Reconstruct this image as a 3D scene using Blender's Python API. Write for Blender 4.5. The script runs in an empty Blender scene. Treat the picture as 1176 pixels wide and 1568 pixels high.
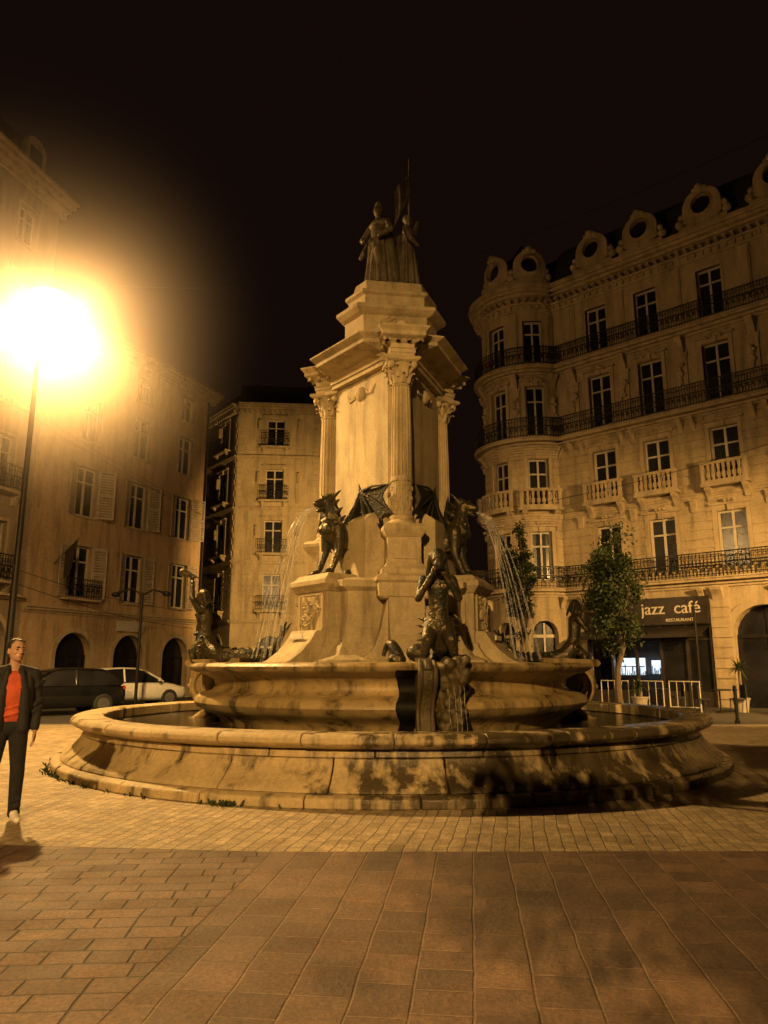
import bpy, bmesh, math, random
import numpy as np
from mathutils import Vector, Matrix
random.seed(7); np.random.seed(7)
R=math.radians; pi=math.pi
scene=bpy.context.scene
scene.view_settings.view_transform='Standard'; scene.view_settings.look='None'
scene.view_settings.exposure=0; scene.view_settings.gamma=1

# ---------------------------------------------------------------- materials
def newmat(name):
    m=bpy.data.materials.new(name); m.use_nodes=True
    nt=m.node_tree; b=nt.nodes['Principled BSDF']
    return m,nt,b
def N(nt,t,**kw):
    n=nt.nodes.new(t)
    for k,v in kw.items(): setattr(n,k,v)
    return n
def noise(nt,vec,scale,detail=6,rough=.6):
    n=N(nt,'ShaderNodeTexNoise'); n.inputs['Scale'].default_value=scale
    n.inputs['Detail'].default_value=detail; n.inputs['Roughness'].default_value=rough
    nt.links.new(vec,n.inputs['Vector']); return n.outputs['Fac']
def ramp(nt,fac,a,b,ca=(0,0,0,1),cb=(1,1,1,1)):
    r=N(nt,'ShaderNodeValToRGB'); r.color_ramp.elements[0].position=a; r.color_ramp.elements[1].position=b
    r.color_ramp.elements[0].color=ca; r.color_ramp.elements[1].color=cb
    nt.links.new(fac,r.inputs['Fac']); return r.outputs['Color']
def mix(nt,fac,a,b,mode='MIX'):
    m=N(nt,'ShaderNodeMix',data_type='RGBA',blend_type=mode)
    for s,v in ((m.inputs[0],fac),(m.inputs[6],a),(m.inputs[7],b)):
        if isinstance(v,(int,float)): s.default_value=v
        elif isinstance(v,tuple): s.default_value=v
        else: nt.links.new(v,s)
    return m.outputs[2]
def c4(c,k=1): return (c[0]*k,c[1]*k,c[2]*k,1)
def stone(name,col,var=.35,scale=1.5,bump=.25,rough=.8,stain=0.0,bscale=25,wet=0.0,slo=.46,shi=.66,side=None):
    m,nt,b=newmat(name); L=nt.links
    tc=N(nt,'ShaderNodeTexCoord').outputs['Object']
    f1=ramp(nt,noise(nt,tc,scale,8),.32,.68)
    col1=mix(nt,f1,c4(col,1-var),c4(col,1+var*.35))
    f2=ramp(nt,noise(nt,tc,scale*14,5,.7),.3,.7)
    col2=mix(nt,.38,col1,mix(nt,f2,c4(col,.45),c4(col,1.25)))
    rg=None
    if stain>0:
        mp=N(nt,'ShaderNodeMapping'); mp.inputs['Scale'].default_value=(2.6,2.6,.35); L.new(tc,mp.inputs['Vector'])
        nz=noise(nt,mp.outputs[0],1.3,7,.65)
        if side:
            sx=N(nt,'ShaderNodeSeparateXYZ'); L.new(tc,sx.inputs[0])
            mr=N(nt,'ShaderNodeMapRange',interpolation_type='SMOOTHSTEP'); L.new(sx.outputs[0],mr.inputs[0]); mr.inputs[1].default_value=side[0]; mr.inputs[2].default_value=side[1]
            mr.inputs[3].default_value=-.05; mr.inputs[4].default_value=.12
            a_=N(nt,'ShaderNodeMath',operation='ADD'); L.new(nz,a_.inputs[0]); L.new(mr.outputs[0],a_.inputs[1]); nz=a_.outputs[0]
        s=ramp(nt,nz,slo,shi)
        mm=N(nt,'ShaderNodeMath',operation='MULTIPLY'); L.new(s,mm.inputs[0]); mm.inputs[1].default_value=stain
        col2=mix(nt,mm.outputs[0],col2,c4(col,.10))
        if wet>0:
            mr=N(nt,'ShaderNodeMapRange'); L.new(s,mr.inputs[0]); mr.inputs[3].default_value=rough; mr.inputs[4].default_value=rough-wet
            rg=mr.outputs[0]
    L.new(col2,b.inputs['Base Color'])
    if rg: L.new(rg,b.inputs['Roughness'])
    else: b.inputs['Roughness'].default_value=rough
    bp=N(nt,'ShaderNodeBump'); bp.inputs['Strength'].default_value=bump; bp.inputs['Distance'].default_value=.03
    L.new(noise(nt,tc,bscale,8,.65),bp.inputs['Height']); L.new(bp.outputs[0],b.inputs['Normal'])
    return m
def plain(name,col,rough=.5,metal=0,var=.25,scale=8,bump=.05,spec=.5,coat=0):
    m,nt,b=newmat(name); L=nt.links
    tc=N(nt,'ShaderNodeTexCoord').outputs['Object']
    f=ramp(nt,noise(nt,tc,scale,5),.3,.7)
    L.new(mix(nt,f,c4(col,1-var),c4(col,1+var)),b.inputs['Base Color'])
    b.inputs['Roughness'].default_value=rough; b.inputs['Metallic'].default_value=metal
    b.inputs['Specular IOR Level'].default_value=spec; b.inputs['Coat Weight'].default_value=coat
    if bump:
        bp=N(nt,'ShaderNodeBump'); bp.inputs['Strength'].default_value=bump; bp.inputs['Distance'].default_value=.02
        L.new(noise(nt,tc,scale*4,5),bp.inputs['Height']); L.new(bp.outputs[0],b.inputs['Normal'])
    return m
def bronze(name,c0,c1,rough):
    # dark patinated bronze: brown metal in the worn parts, dull green-black patina in the rest
    m,nt,b=newmat(name); L=nt.links
    tc=N(nt,'ShaderNodeTexCoord').outputs['Object']
    f=ramp(nt,noise(nt,tc,5,8,.7),.42,.64)
    L.new(mix(nt,f,c4(c0),c4(c1)),b.inputs['Base Color'])
    mr=N(nt,'ShaderNodeMapRange'); L.new(f,mr.inputs[0]); mr.inputs[3].default_value=rough+.22; mr.inputs[4].default_value=rough; L.new(mr.outputs[0],b.inputs['Roughness'])
    mr=N(nt,'ShaderNodeMapRange'); L.new(f,mr.inputs[0]); mr.inputs[3].default_value=.2; mr.inputs[4].default_value=.9; L.new(mr.outputs[0],b.inputs['Metallic'])
    vo=N(nt,'ShaderNodeTexVoronoi'); vo.inputs['Scale'].default_value=26; L.new(tc,vo.inputs['Vector'])
    ad=N(nt,'ShaderNodeMath',operation='ADD'); L.new(vo.outputs['Distance'],ad.inputs[0]); L.new(noise(nt,tc,16,7,.7),ad.inputs[1])
    bp=N(nt,'ShaderNodeBump'); bp.inputs['Strength'].default_value=.5; bp.inputs['Distance'].default_value=.018
    L.new(ad.outputs[0],bp.inputs['Height']); L.new(bp.outputs[0],b.inputs['Normal'])
    return m
def emis(name,col,s):
    m,nt,b=newmat(name); b.inputs['Base Color'].default_value=c4(col)
    tc=N(nt,'ShaderNodeTexCoord').outputs['Object']
    f=ramp(nt,noise(nt,tc,3,4),.3,.7)
    nt.links.new(mix(nt,f,c4(col,.35),c4(col,1)),b.inputs['Emission Color']); b.inputs['Emission Strength'].default_value=s
    return m
def brickmat(name,c1,c2,mortar,bw,rh,rotz,msize=.012,off=.5,rough=.75,bump=.6,dirt=.5,wob=0.03):
    m,nt,b=newmat(name); L=nt.links
    tc=N(nt,'ShaderNodeTexCoord').outputs['Object']
    nz=N(nt,'ShaderNodeTexNoise'); nz.inputs['Scale'].default_value=2.3; nz.inputs['Detail'].default_value=5; L.new(tc,nz.inputs['Vector'])
    vm=N(nt,'ShaderNodeVectorMath',operation='SCALE'); L.new(nz.outputs['Color'],vm.inputs[0]); vm.inputs['Scale'].default_value=wob
    va=N(nt,'ShaderNodeVectorMath',operation='ADD'); L.new(tc,va.inputs[0]); L.new(vm.outputs[0],va.inputs[1])
    mp=N(nt,'ShaderNodeMapping'); mp.inputs['Rotation'].default_value=(0,0,rotz); L.new(va.outputs[0],mp.inputs['Vector'])
    br=N(nt,'ShaderNodeTexBrick'); L.new(mp.outputs[0],br.inputs['Vector'])
    br.offset=off; br.inputs['Scale'].default_value=1
    br.squash=.7; br.squash_frequency=3
    br.inputs['Brick Width'].default_value=bw; br.inputs['Row Height'].default_value=rh
    br.inputs['Mortar Size'].default_value=msize; br.inputs['Mortar Smooth'].default_value=.6
    br.inputs['Color1'].default_value=c4(c1); br.inputs['Color2'].default_value=c4(c2); br.inputs['Mortar'].default_value=c4(mortar)
    d=ramp(nt,noise(nt,tc,.7,8,.65),.3,.7,(1-dirt,1-dirt,1-dirt,1),(1.1,1.1,1.1,1))
    d2=ramp(nt,noise(nt,tc,38,7,.75),.3,.7,(.4,.4,.4,1),(1.4,1.4,1.4,1))
    d3=ramp(nt,noise(nt,tc,6,7,.7),.3,.7,(.55,.55,.55,1),(1.25,1.25,1.25,1))
    L.new(mix(nt,1.0,mix(nt,1.0,mix(nt,1.0,br.outputs['Color'],d,'MULTIPLY'),d2,'MULTIPLY'),d3,'MULTIPLY'),b.inputs['Base Color'])
    mr=N(nt,'ShaderNodeMapRange'); L.new(noise(nt,tc,3,6),mr.inputs[0]); mr.inputs[1].default_value=.3; mr.inputs[2].default_value=.7
    mr.inputs[3].default_value=rough-.3; mr.inputs[4].default_value=rough+.1
    L.new(mr.outputs[0],b.inputs['Roughness'])
    inv=N(nt,'ShaderNodeMath',operation='SUBTRACT'); inv.inputs[0].default_value=1; L.new(br.outputs['Fac'],inv.inputs[1])
    ad=N(nt,'ShaderNodeMath',operation='MULTIPLY_ADD'); L.new(noise(nt,tc,16,7,.75),ad.inputs[0]); ad.inputs[1].default_value=1.2; L.new(inv.outputs[0],ad.inputs[2])
    bp=N(nt,'ShaderNodeBump'); bp.inputs['Strength'].default_value=bump; bp.inputs['Distance'].default_value=.018
    L.new(ad.outputs[0],bp.inputs['Height']); L.new(bp.outputs[0],b.inputs['Normal'])
    return m

M={}
M['fstone']=stone('fountain_stone',(.46,.37,.22),.34,1.6,.35,.75,stain=.55,slo=.48,shi=.68)
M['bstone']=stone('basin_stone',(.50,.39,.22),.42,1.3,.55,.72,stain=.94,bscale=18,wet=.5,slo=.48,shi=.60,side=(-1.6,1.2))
M['bowl']=stone('bowl_stone_wet',(.40,.295,.14),.45,2,.35,.5,stain=.85,bscale=14,wet=.3,slo=.46,shi=.63)
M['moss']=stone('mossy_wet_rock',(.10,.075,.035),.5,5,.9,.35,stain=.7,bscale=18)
M['panel']=stone('inscribed_panel_stone',(.74,.69,.56),.1,1.2,.08,.7)
M['bronze']=bronze('patinated_bronze',(.016,.018,.011),(.13,.10,.05),.28)
M['bronze_rough']=bronze('dark_patinated_bronze',(.012,.013,.009),(.045,.036,.02),.45)
M['plaster']=stone('plaster_wall',(.43,.305,.18),.3,.6,.15,.9,stain=.45)
M['plaster2']=stone('plaster_wall_grey',(.30,.235,.155),.3,.6,.15,.9,stain=.4)
M['facade']=stone('facade_limestone',(.41,.325,.205),.3,.8,.2,.85,stain=.45)
M['trim']=stone('facade_trim_stone',(.43,.34,.22),.28,1.5,.2,.8,stain=.4)
M['midwall']=stone('grey_limestone',(.40,.325,.205),.28,.8,.2,.85,stain=.4)
M['slate']=stone('slate_roof',(.025,.025,.028),.3,3,.4,.7)
M['tile']=stone('roof_tile',(.12,.07,.045),.3,4,.5,.8)
M['iron']=plain('wrought_iron',(.02,.018,.016),.5,.6,.2,5,0)
M['glass']=plain('window_glass',(.012,.012,.014),.22,0,.5,1.2,.04,.4)
M['frame']=plain('painted_window_frame',(.42,.38,.31),.5,0,.15,6,0)
M['shutter']=plain('painted_shutter',(.34,.29,.22),.6,0,.25,6,0)
M['shop']=plain('dark_shopfront_wood',(.03,.024,.02),.35,0,.4,4,.1)
M['black']=plain('recess_shadow_black',(.008,.007,.005),.6,0,.4,6,.4,.2)  # black colour stands in for the recess shade on the bowl
M['white']=plain('white_metal',(.42,.39,.34),.4,0,.1,4,0)
M['asphalt']=stone('asphalt',(.055,.048,.042),.3,1,.4,.8,bscale=60)
M['kerb']=stone('granite_kerb',(.28,.25,.2),.25,3,.3,.8)
M['slab']=brickmat('paving_slab',(.28,.175,.115),(.15,.097,.068),(.29,.195,.13),.36,.285,-R(83.5),.008,.5,.68,.9,.4,.035)
M['brick']=brickmat('paving_brick',(.28,.178,.118),(.155,.10,.07),(.075,.05,.034),.32,.18,R(-4),.010,.5,.68,1.0,.4,.04)
M['sett']=brickmat('pale_setts',(.60,.465,.29),(.42,.325,.20),(.26,.20,.13),.19,.12,-R(80),.008,.5,.75,.8,.28,.07)
M['bark']=stone('bark',(.10,.075,.05),.4,6,.8,.9)
M['leaf']=plain('foliage',(.045,.065,.022),.5,0,.6,1.3,0)
M['leaf2']=plain('foliage_dark',(.028,.04,.013),.6,0,.7,1.6,0,.2)
M['tyre']=plain('tyre_rubber',(.02,.02,.02),.8,0,.1,5,0)
M['chrome']=plain('alloy_metal',(.5,.5,.5),.3,.9,.1,5,0)
M['black_paint']=plain('black_car_paint',(.012,.012,.014),.2,.2,.1,3,0,.6,1)
M['white_paint']=plain('white_car_paint',(.72,.70,.66),.3,0,.04,3,0,.5,1)
M['redglass']=plain('tail_light',(.35,.02,.01),.2,0,.2,9,0)
M['lampglass']=plain('headlight_glass',(.5,.5,.5),.1,0,.2,9,0)
m,nt,b=newmat('basin_water'); M['water']=m
b.inputs['Base Color'].default_value=(.02,.018,.012,1); b.inputs['Roughness'].default_value=.06
tc=N(nt,'ShaderNodeTexCoord').outputs['Object']; bp=N(nt,'ShaderNodeBump'); bp.inputs['Strength'].default_value=.5; bp.inputs['Distance'].default_value=.03
nt.links.new(noise(nt,tc,7,4),bp.inputs['Height']); nt.links.new(bp.outputs[0],b.inputs['Normal'])
m,nt,b=newmat('spray_water'); M['jet']=m
b.inputs['Base Color'].default_value=(.7,.7,.7,1); b.inputs['Roughness'].default_value=.25
tc=N(nt,'ShaderNodeTexCoord').outputs['Object']
nt.links.new(ramp(nt,noise(nt,tc,18,3),.38,.64,(.03,.03,.03,1),(.30,.30,.30,1)),b.inputs['Alpha'])

# ---------------------------------------------------------------- mesh builder
ID=lambda x,y,z:(x,y,z)
class MB:
    def __init__(s): s.v=[]; s.f=[]
    def add(s,vs,fs):
        o=len(s.v); s.v.extend([tuple(p) for p in vs]); s.f.extend([tuple(i+o for i in f) for f in fs])
    def box(s,T,x0,x1,y0,y1,z0,z1):
        vs=[T(x,y,z) for z in (z0,z1) for y in (y0,y1) for x in (x0,x1)]
        s.add(vs,[(0,2,3,1),(4,5,7,6),(0,1,5,4),(2,6,7,3),(0,4,6,2),(1,3,7,5)])
    def fbox(s,f,s0,s1,o0,o1,z0,z1,n=1):
        if s1-s0<1e-4 or z1-z0<1e-4: return
        if getattr(f,'curved',False): n=max(1,int(math.ceil((s1-s0)/.25)))
        vs=[];fs=[]
        for i in range(n+1):
            t=s0+(s1-s0)*i/n
            vs+= [f(t,o0,z0),f(t,o1,z0),f(t,o1,z1),f(t,o0,z1)]
        for i in range(n):
            a=i*4
            for k in range(4):
                k2=(k+1)%4
                fs.append((a+k,a+k2,a+4+k2,a+4+k))
        fs.append((0,1,2,3)); e=n*4; fs.append((e,e+1,e+2,e+3))
        s.add(vs,fs)
    def prism(s,T,pts,y0,y1):
        n=len(pts)
        vs=[T(p[0],y0,p[1]) for p in pts]+[T(p[0],y1,p[1]) for p in pts]
        s.add(vs,[tuple(range(n)),tuple(range(2*n-1,n-1,-1))]+[(i,(i+1)%n,(i+1)%n+n,i+n) for i in range(n)])
    def loft(s,rings,cap=True,closed=True):
        n=len(rings[0]); vs=[p for r in rings for p in r]; fs=[]
        for i in range(len(rings)-1):
            for k in range(n if closed else n-1):
                k2=(k+1)%n
                fs.append((i*n+k,i*n+k2,(i+1)*n+k2,(i+1)*n+k))
        if cap: fs.append(tuple(range(n))); fs.append(tuple(range(len(vs)-n,len(vs))))
        s.add(vs,fs)
    def lathe(s,T,prof,n=48,mod=None):
        rings=[]
        for r,z in prof:
            rings.append([T((r*(mod(a) if mod else 1))*math.cos(a),(r*(mod(a) if mod else 1))*math.sin(a),z) for a in [2*pi*k/n for k in range(n)]])
        s.loft(rings,True)
    def arclathe(s,T,prof,a0,a1,n):
        rings=[]
        for i in range(n+1):
            a=a0+(a1-a0)*i/n
            rings.append([T(r*math.sin(a),-r*math.cos(a),z) for r,z in prof])
        s.loft(rings,True)
    def tube(s,pts,rs,n=8,cap=True):
        pts=[Vector(p) for p in pts]
        if not hasattr(rs,'__len__'): rs=[rs]*len(pts)
        rings=[]; up=None
        for i,p in enumerate(pts):
            d=(pts[min(i+1,len(pts)-1)]-pts[max(i-1,0)]).normalized()
            if up is None: up=Vector((0,0,1)) if abs(d.z)<.9 else Vector((1,0,0))
            a=d.cross(up).normalized(); b2=a.cross(d).normalized(); up=b2
            rings.append([p+a*rs[i]*math.cos(2*pi*k/n)+b2*rs[i]*math.sin(2*pi*k/n) for k in range(n)])
        s.loft(rings,cap)
    def ell(s,c,r,rot=None,n=12,m=8):
        rings=[]
        Rm=rot if rot else Matrix.Identity(3)
        for i in range(m+1):
            t=-pi/2+pi*i/m; ct=max(math.cos(t),.001)
            rings.append([Vector(c)+Rm@Vector((r[0]*ct*math.cos(2*pi*k/n),r[1]*ct*math.sin(2*pi*k/n),r[2]*math.sin(t))) for k in range(n)])
        s.loft(rings,True)
    def xf(s,mat): s.v=[tuple(mat@Vector(p)) for p in s.v]; return s
    def obj(s,name,mat,parent=None,smooth=False,bevel=0,angle=35):
        if not s.v: return None
        me=bpy.data.meshes.new(name); me.from_pydata(s.v,[],s.f); me.validate(); me.update()
        bm=bmesh.new(); bm.from_mesh(me); bmesh.ops.recalc_face_normals(bm,faces=bm.faces); bm.to_mesh(me); bm.free()
        o=bpy.data.objects.new(name,me); scene.collection.objects.link(o)
        me.materials.append(M[mat] if isinstance(mat,str) else mat)
        if smooth:
            me.polygons.foreach_set('use_smooth',[True]*len(me.polygons)); me.set_sharp_from_angle(angle=R(angle))
        if bevel:
            bv=o.modifiers.new('bevel','BEVEL'); bv.width=bevel; bv.segments=2; bv.limit_method='ANGLE'; bv.angle_limit=R(40)
        if parent: o.parent=parent; o.matrix_parent_inverse=Matrix.Translation(parent.location).inverted()
        return o
def empty(name,loc=(0,0,0)):
    e=bpy.data.objects.new(name,None); e.location=loc; scene.collection.objects.link(e); return e
def par(o,p): o.parent=p; o.matrix_parent_inverse=Matrix.Translation(p.location).inverted()

def blob(name,prims,vox,mats,parent,xform=None,smooth_it=3):
    mb=MB()
    for p in prims:
        if p[1]=='c':
            _,_,a,ra,b_,rb=p
            mb.ell(a,(ra,)*3,n=14,m=8); mb.ell(b_,(rb,)*3,n=14,m=8)
            if (Vector(a)-Vector(b_)).length>1e-3: mb.tube([a,b_],[ra,rb],14)
        else:
            mb.ell(p[2],p[3],p[4] if len(p)>4 else None,n=20,m=12)
    me=bpy.data.meshes.new(name+'_t'); me.from_pydata(mb.v,[],mb.f)
    bm=bmesh.new(); bm.from_mesh(me); bmesh.ops.recalc_face_normals(bm,faces=bm.faces); bm.to_mesh(me); bm.free()
    o=bpy.data.objects.new(name+'_t',me); scene.collection.objects.link(o)
    rm=o.modifiers.new('r','REMESH'); rm.mode='VOXEL'; rm.voxel_size=vox
    sm=o.modifiers.new('s','SMOOTH'); sm.factor=.5; sm.iterations=smooth_it
    dg=bpy.context.evaluated_depsgraph_get()
    me2=bpy.data.meshes.new_from_object(o.evaluated_get(dg)); bpy.data.objects.remove(o)
    me2.materials.clear()
    for mm in mats: me2.materials.append(M[mm] if isinstance(mm,str) else mm)
    np_=len(me2.polygons)
    if len(mats)>1:
        c=np.empty(np_*3); me2.polygons.foreach_get('center',c); c=c.reshape(-1,3)
        best=np.full(np_,1e9); idx=np.zeros(np_,int)
        for p in prims:
            if p[1]=='c':
                a=np.array(p[2]);b_=np.array(p[4]); ab=b_-a; L2=max((ab**2).sum(),1e-9)
                t=np.clip(((c-a)@ab)/L2,0,1); d=np.linalg.norm(c-(a+t[:,None]*ab),axis=1)-(p[3]+(p[5]-p[3])*t)
            else:
                q=c-np.array(p[2])
                if len(p)>4 and p[4]: q=q@np.array(p[4])
                r=np.array(p[3]); k=np.linalg.norm(q/r,axis=1); d=(k-1)*np.linalg.norm(q,axis=1)/np.maximum(k,1e-3)
            w=d<best; best[w]=d[w]; idx[w]=p[0]
        me2.polygons.foreach_set('material_index',idx.tolist())
    me2.polygons.foreach_set('use_smooth',[True]*np_)
    ob=bpy.data.objects.new(name,me2); scene.collection.objects.link(ob)
    if xform is not None: me2.transform(xform)
    if parent: par(ob,parent)
    return ob

# ================================================================ FOUNTAIN
FC=Vector((.12,14,0))
fount=empty('monumental_fountain',FC)
def TL(theta,r0=0,z0=0,yo=0):
    st,ct=math.sin(theta),math.cos(theta)
    return lambda x,y,z:(FC.x+(x+r0)*st+(y+yo)*ct, FC.y-(x+r0)*ct+(y+yo)*st, z+z0)
def ML(theta,r0=0,z0=0,yaw=0,yo=0,sc=1):
    st,ct=math.sin(theta),math.cos(theta)
    B=Matrix(((st,ct,0,FC.x+r0*st+yo*ct),(-ct,st,0,FC.y-r0*ct+yo*st),(0,0,1,z0),(0,0,0,1)))
    return B@Matrix.Rotation(yaw,4,'Z')@Matrix.Scale(sc,4)
FT=lambda x,y,z:(FC.x+x,FC.y+y,z)
CA=[R(8.2),R(128.2),R(-111.8)]; FA=[R(-51.8),R(68.2),R(188.2)]

def blocks(mb,prof,n,gap,off=0,jit=0):
    for i in range(n):
        a0=2*pi*i/n+off; a1=2*pi*(i+1)/n+off-gap
        dr=random.uniform(-jit,jit); dz=random.uniform(-jit,jit)*.5
        mb.arclathe(FT,[(r+dr,z+(dz if z>.3 else 0)) for r,z in prof],a0,a1,4)
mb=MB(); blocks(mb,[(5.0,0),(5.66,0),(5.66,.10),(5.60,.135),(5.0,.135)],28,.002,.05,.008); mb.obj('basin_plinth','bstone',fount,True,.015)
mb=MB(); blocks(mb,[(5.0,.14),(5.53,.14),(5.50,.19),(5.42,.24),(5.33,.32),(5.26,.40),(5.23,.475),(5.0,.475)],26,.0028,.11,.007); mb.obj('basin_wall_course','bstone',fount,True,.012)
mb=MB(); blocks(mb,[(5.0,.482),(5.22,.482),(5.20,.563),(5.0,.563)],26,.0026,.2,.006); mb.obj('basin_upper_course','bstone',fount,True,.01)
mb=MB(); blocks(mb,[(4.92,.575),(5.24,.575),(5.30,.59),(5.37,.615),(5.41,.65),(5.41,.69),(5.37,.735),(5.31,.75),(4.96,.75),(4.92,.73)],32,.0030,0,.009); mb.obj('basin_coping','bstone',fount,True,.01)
mb=MB(); mb.lathe(FT,[(4.98,0),(4.98,.56),(4.94,.56),(4.94,.02)],96); mb.obj('basin_lining','bowl',fount,True)
mb=MB(); mb.lathe(FT,[(4.94,.50),(4.94,.56)],96); mb.obj('basin_water','water',fount)
prof=[(1.0,.3),(3.0,.3),(3.05,.62),(3.2,.72),(3.34,.78),(3.46,.84),(3.52,.92),(3.50,1.0),(3.40,1.06),(3.22,1.10),(3.16,1.18),(3.18,1.28),(3.32,1.36),(3.50,1.41),(3.60,1.45),(3.62,1.50),(3.58,1.545),(3.46,1.56),(3.30,1.54),(3.25,1.44),(1.0,1.40)]
mb=MB(); mb.lathe(FT,prof,128,mod=lambda a:1+.006*math.cos(3*(a-R(-81.8)))); mb.obj('upper_bowl','bowl',fount,True,angle=50)
mb=MB(); mb.lathe(FT,[(3.27,1.42),(3.27,1.475)],96); mb.obj('upper_water','water',fount)

core=MB(); pan=MB(); rnd=MB()
def hexpoly(a,c):
    pts=[]
    half=(2*a-c)*math.tan(R(60))
    for th in CA:
        st,ct=math.sin(th),math.cos(th)
        for sg in (-1,1):
            pts.append((FC.x+c*st+sg*half*ct, FC.y-c*ct+sg*half*st))
    pts.sort(key=lambda p:math.atan2(p[1]-FC.y,p[0]-FC.x))
    return pts
def hexlay(mb,lays,k=1):
    mb.loft([[ (x,y,z) for x,y in hexpoly(a*k,c*k)] for a,c,z in lays])
hexlay(core,[(1.25,1.75,1.40),(1.25,1.75,1.60),(1.12,1.6,1.68),(1.02,1.45,1.9),(.98,1.42,2.4),(.98,1.42,2.75),(1.05,1.5,2.82),(1.05,1.5,2.93),(.95,1.4,2.98)])
hexlay(core,[(.78,1.2,2.95),(.78,1.2,4.05),(.74,1.16,4.12),(.68,1.12,4.2)])
hexlay(core,[(.60,1.08,4.15),(.60,1.08,6.98)])
for th in FA:
    T=TL(th)
    def ped(mb,lays):
        rings=[]
        for x1,h,z in lays: rings.append([T(.5,-h,z),T(x1,-h,z),T(x1,h,z),T(.5,h,z)])
        mb.loft(rings)
    ped(core,[(2.25,.74,1.42),(2.24,.72,1.50),(2.05,.62,1.58),(1.92,.56,1.68),(1.82,.52,1.82),(1.80,.50,1.90)])
    ped(core,[(1.74,.47,1.88),(1.74,.47,2.78)])
    ped(core,[(1.76,.49,2.76),(1.80,.53,2.82),(1.86,.57,2.88),(1.86,.57,2.96),(1.80,.53,3.0),(1.72,.47,3.08)])
    for sg in (-1,1):
        P=[(.48,1.42),(1.02,1.42),(.98,1.52),(.80,1.66),(.66,1.85),(.57,2.1),(.52,2.4),(.48,2.7)]
        vs0=[T(1.0,sg*p[0],p[1]) for p in P]; vs1=[T(1.60,sg*p[0],p[1]) for p in P]
        core.loft([vs0,vs1])
    core.prism(T,[(1.5,1.40),(2.75,1.40),(2.68,1.50),(2.40,1.60),(2.18,1.75),(2.02,1.92),(1.9,2.1),(1.5,2.1)],-.40,.40)
    core.box(T,1.745,1.775,-.30,.30,2.12,2.70); core.box(T,1.745,1.785,-.36,.36,2.09,2.12); core.box(T,1.745,1.785,-.36,.36,2.70,2.74)
    for s in (-1,1): core.box(T,1.745,1.785,s*.36-.03,s*.36+.03,2.12,2.70)
    pan.box(T,2.03,2.06,-.2,.2,1.95,2.03)
    for i in range(46):
        y=random.gauss(0,.13); z=2.40+random.gauss(0,.14)
        y=max(-.25,min(.25,y)); z=max(2.18,min(2.64,z))
        a=random.uniform(0,pi); l=random.uniform(.04,.16)
        p0=T(1.79,y-l*math.cos(a)*.6,z-l*math.sin(a)); p1=T(1.80,y+l*math.cos(a)*.6,z+l*math.sin(a))
        rnd.tube([p0,p1],[random.uniform(.015,.04),random.uniform(.01,.03)],6)
    pan.box(T,.60,.655,-.50,.50,4.30,6.36)
    core.box(T,.59,.66,-.56,.56,4.20,4.28)
    core.box(T,.60,.68,-.56,-.505,4.28,6.40); core.box(T,.60,.68,.505,.56,4.28,6.40); core.box(T,.60,.68,-.56,.56,6.41,6.46)
    rnd.ell(T(.68,0,6.66),(.14,.14,.16)); rnd.ell(T(.72,0,6.66),(.12,.08,.10)); 
    for sg in (-1,1):
        rnd.tube([T(.68,sg*.1,6.76),T(.71,sg*.22,6.62),T(.71,sg*.34,6.60),T(.70,sg*.45,6.74)],[.035,.05,.05,.035],7)
        rnd.tube([T(.68,sg*.1,6.60),T(.70,sg*.16,6.50),T(.68,sg*.2,6.42)],[.03,.03,.01],6)
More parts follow.
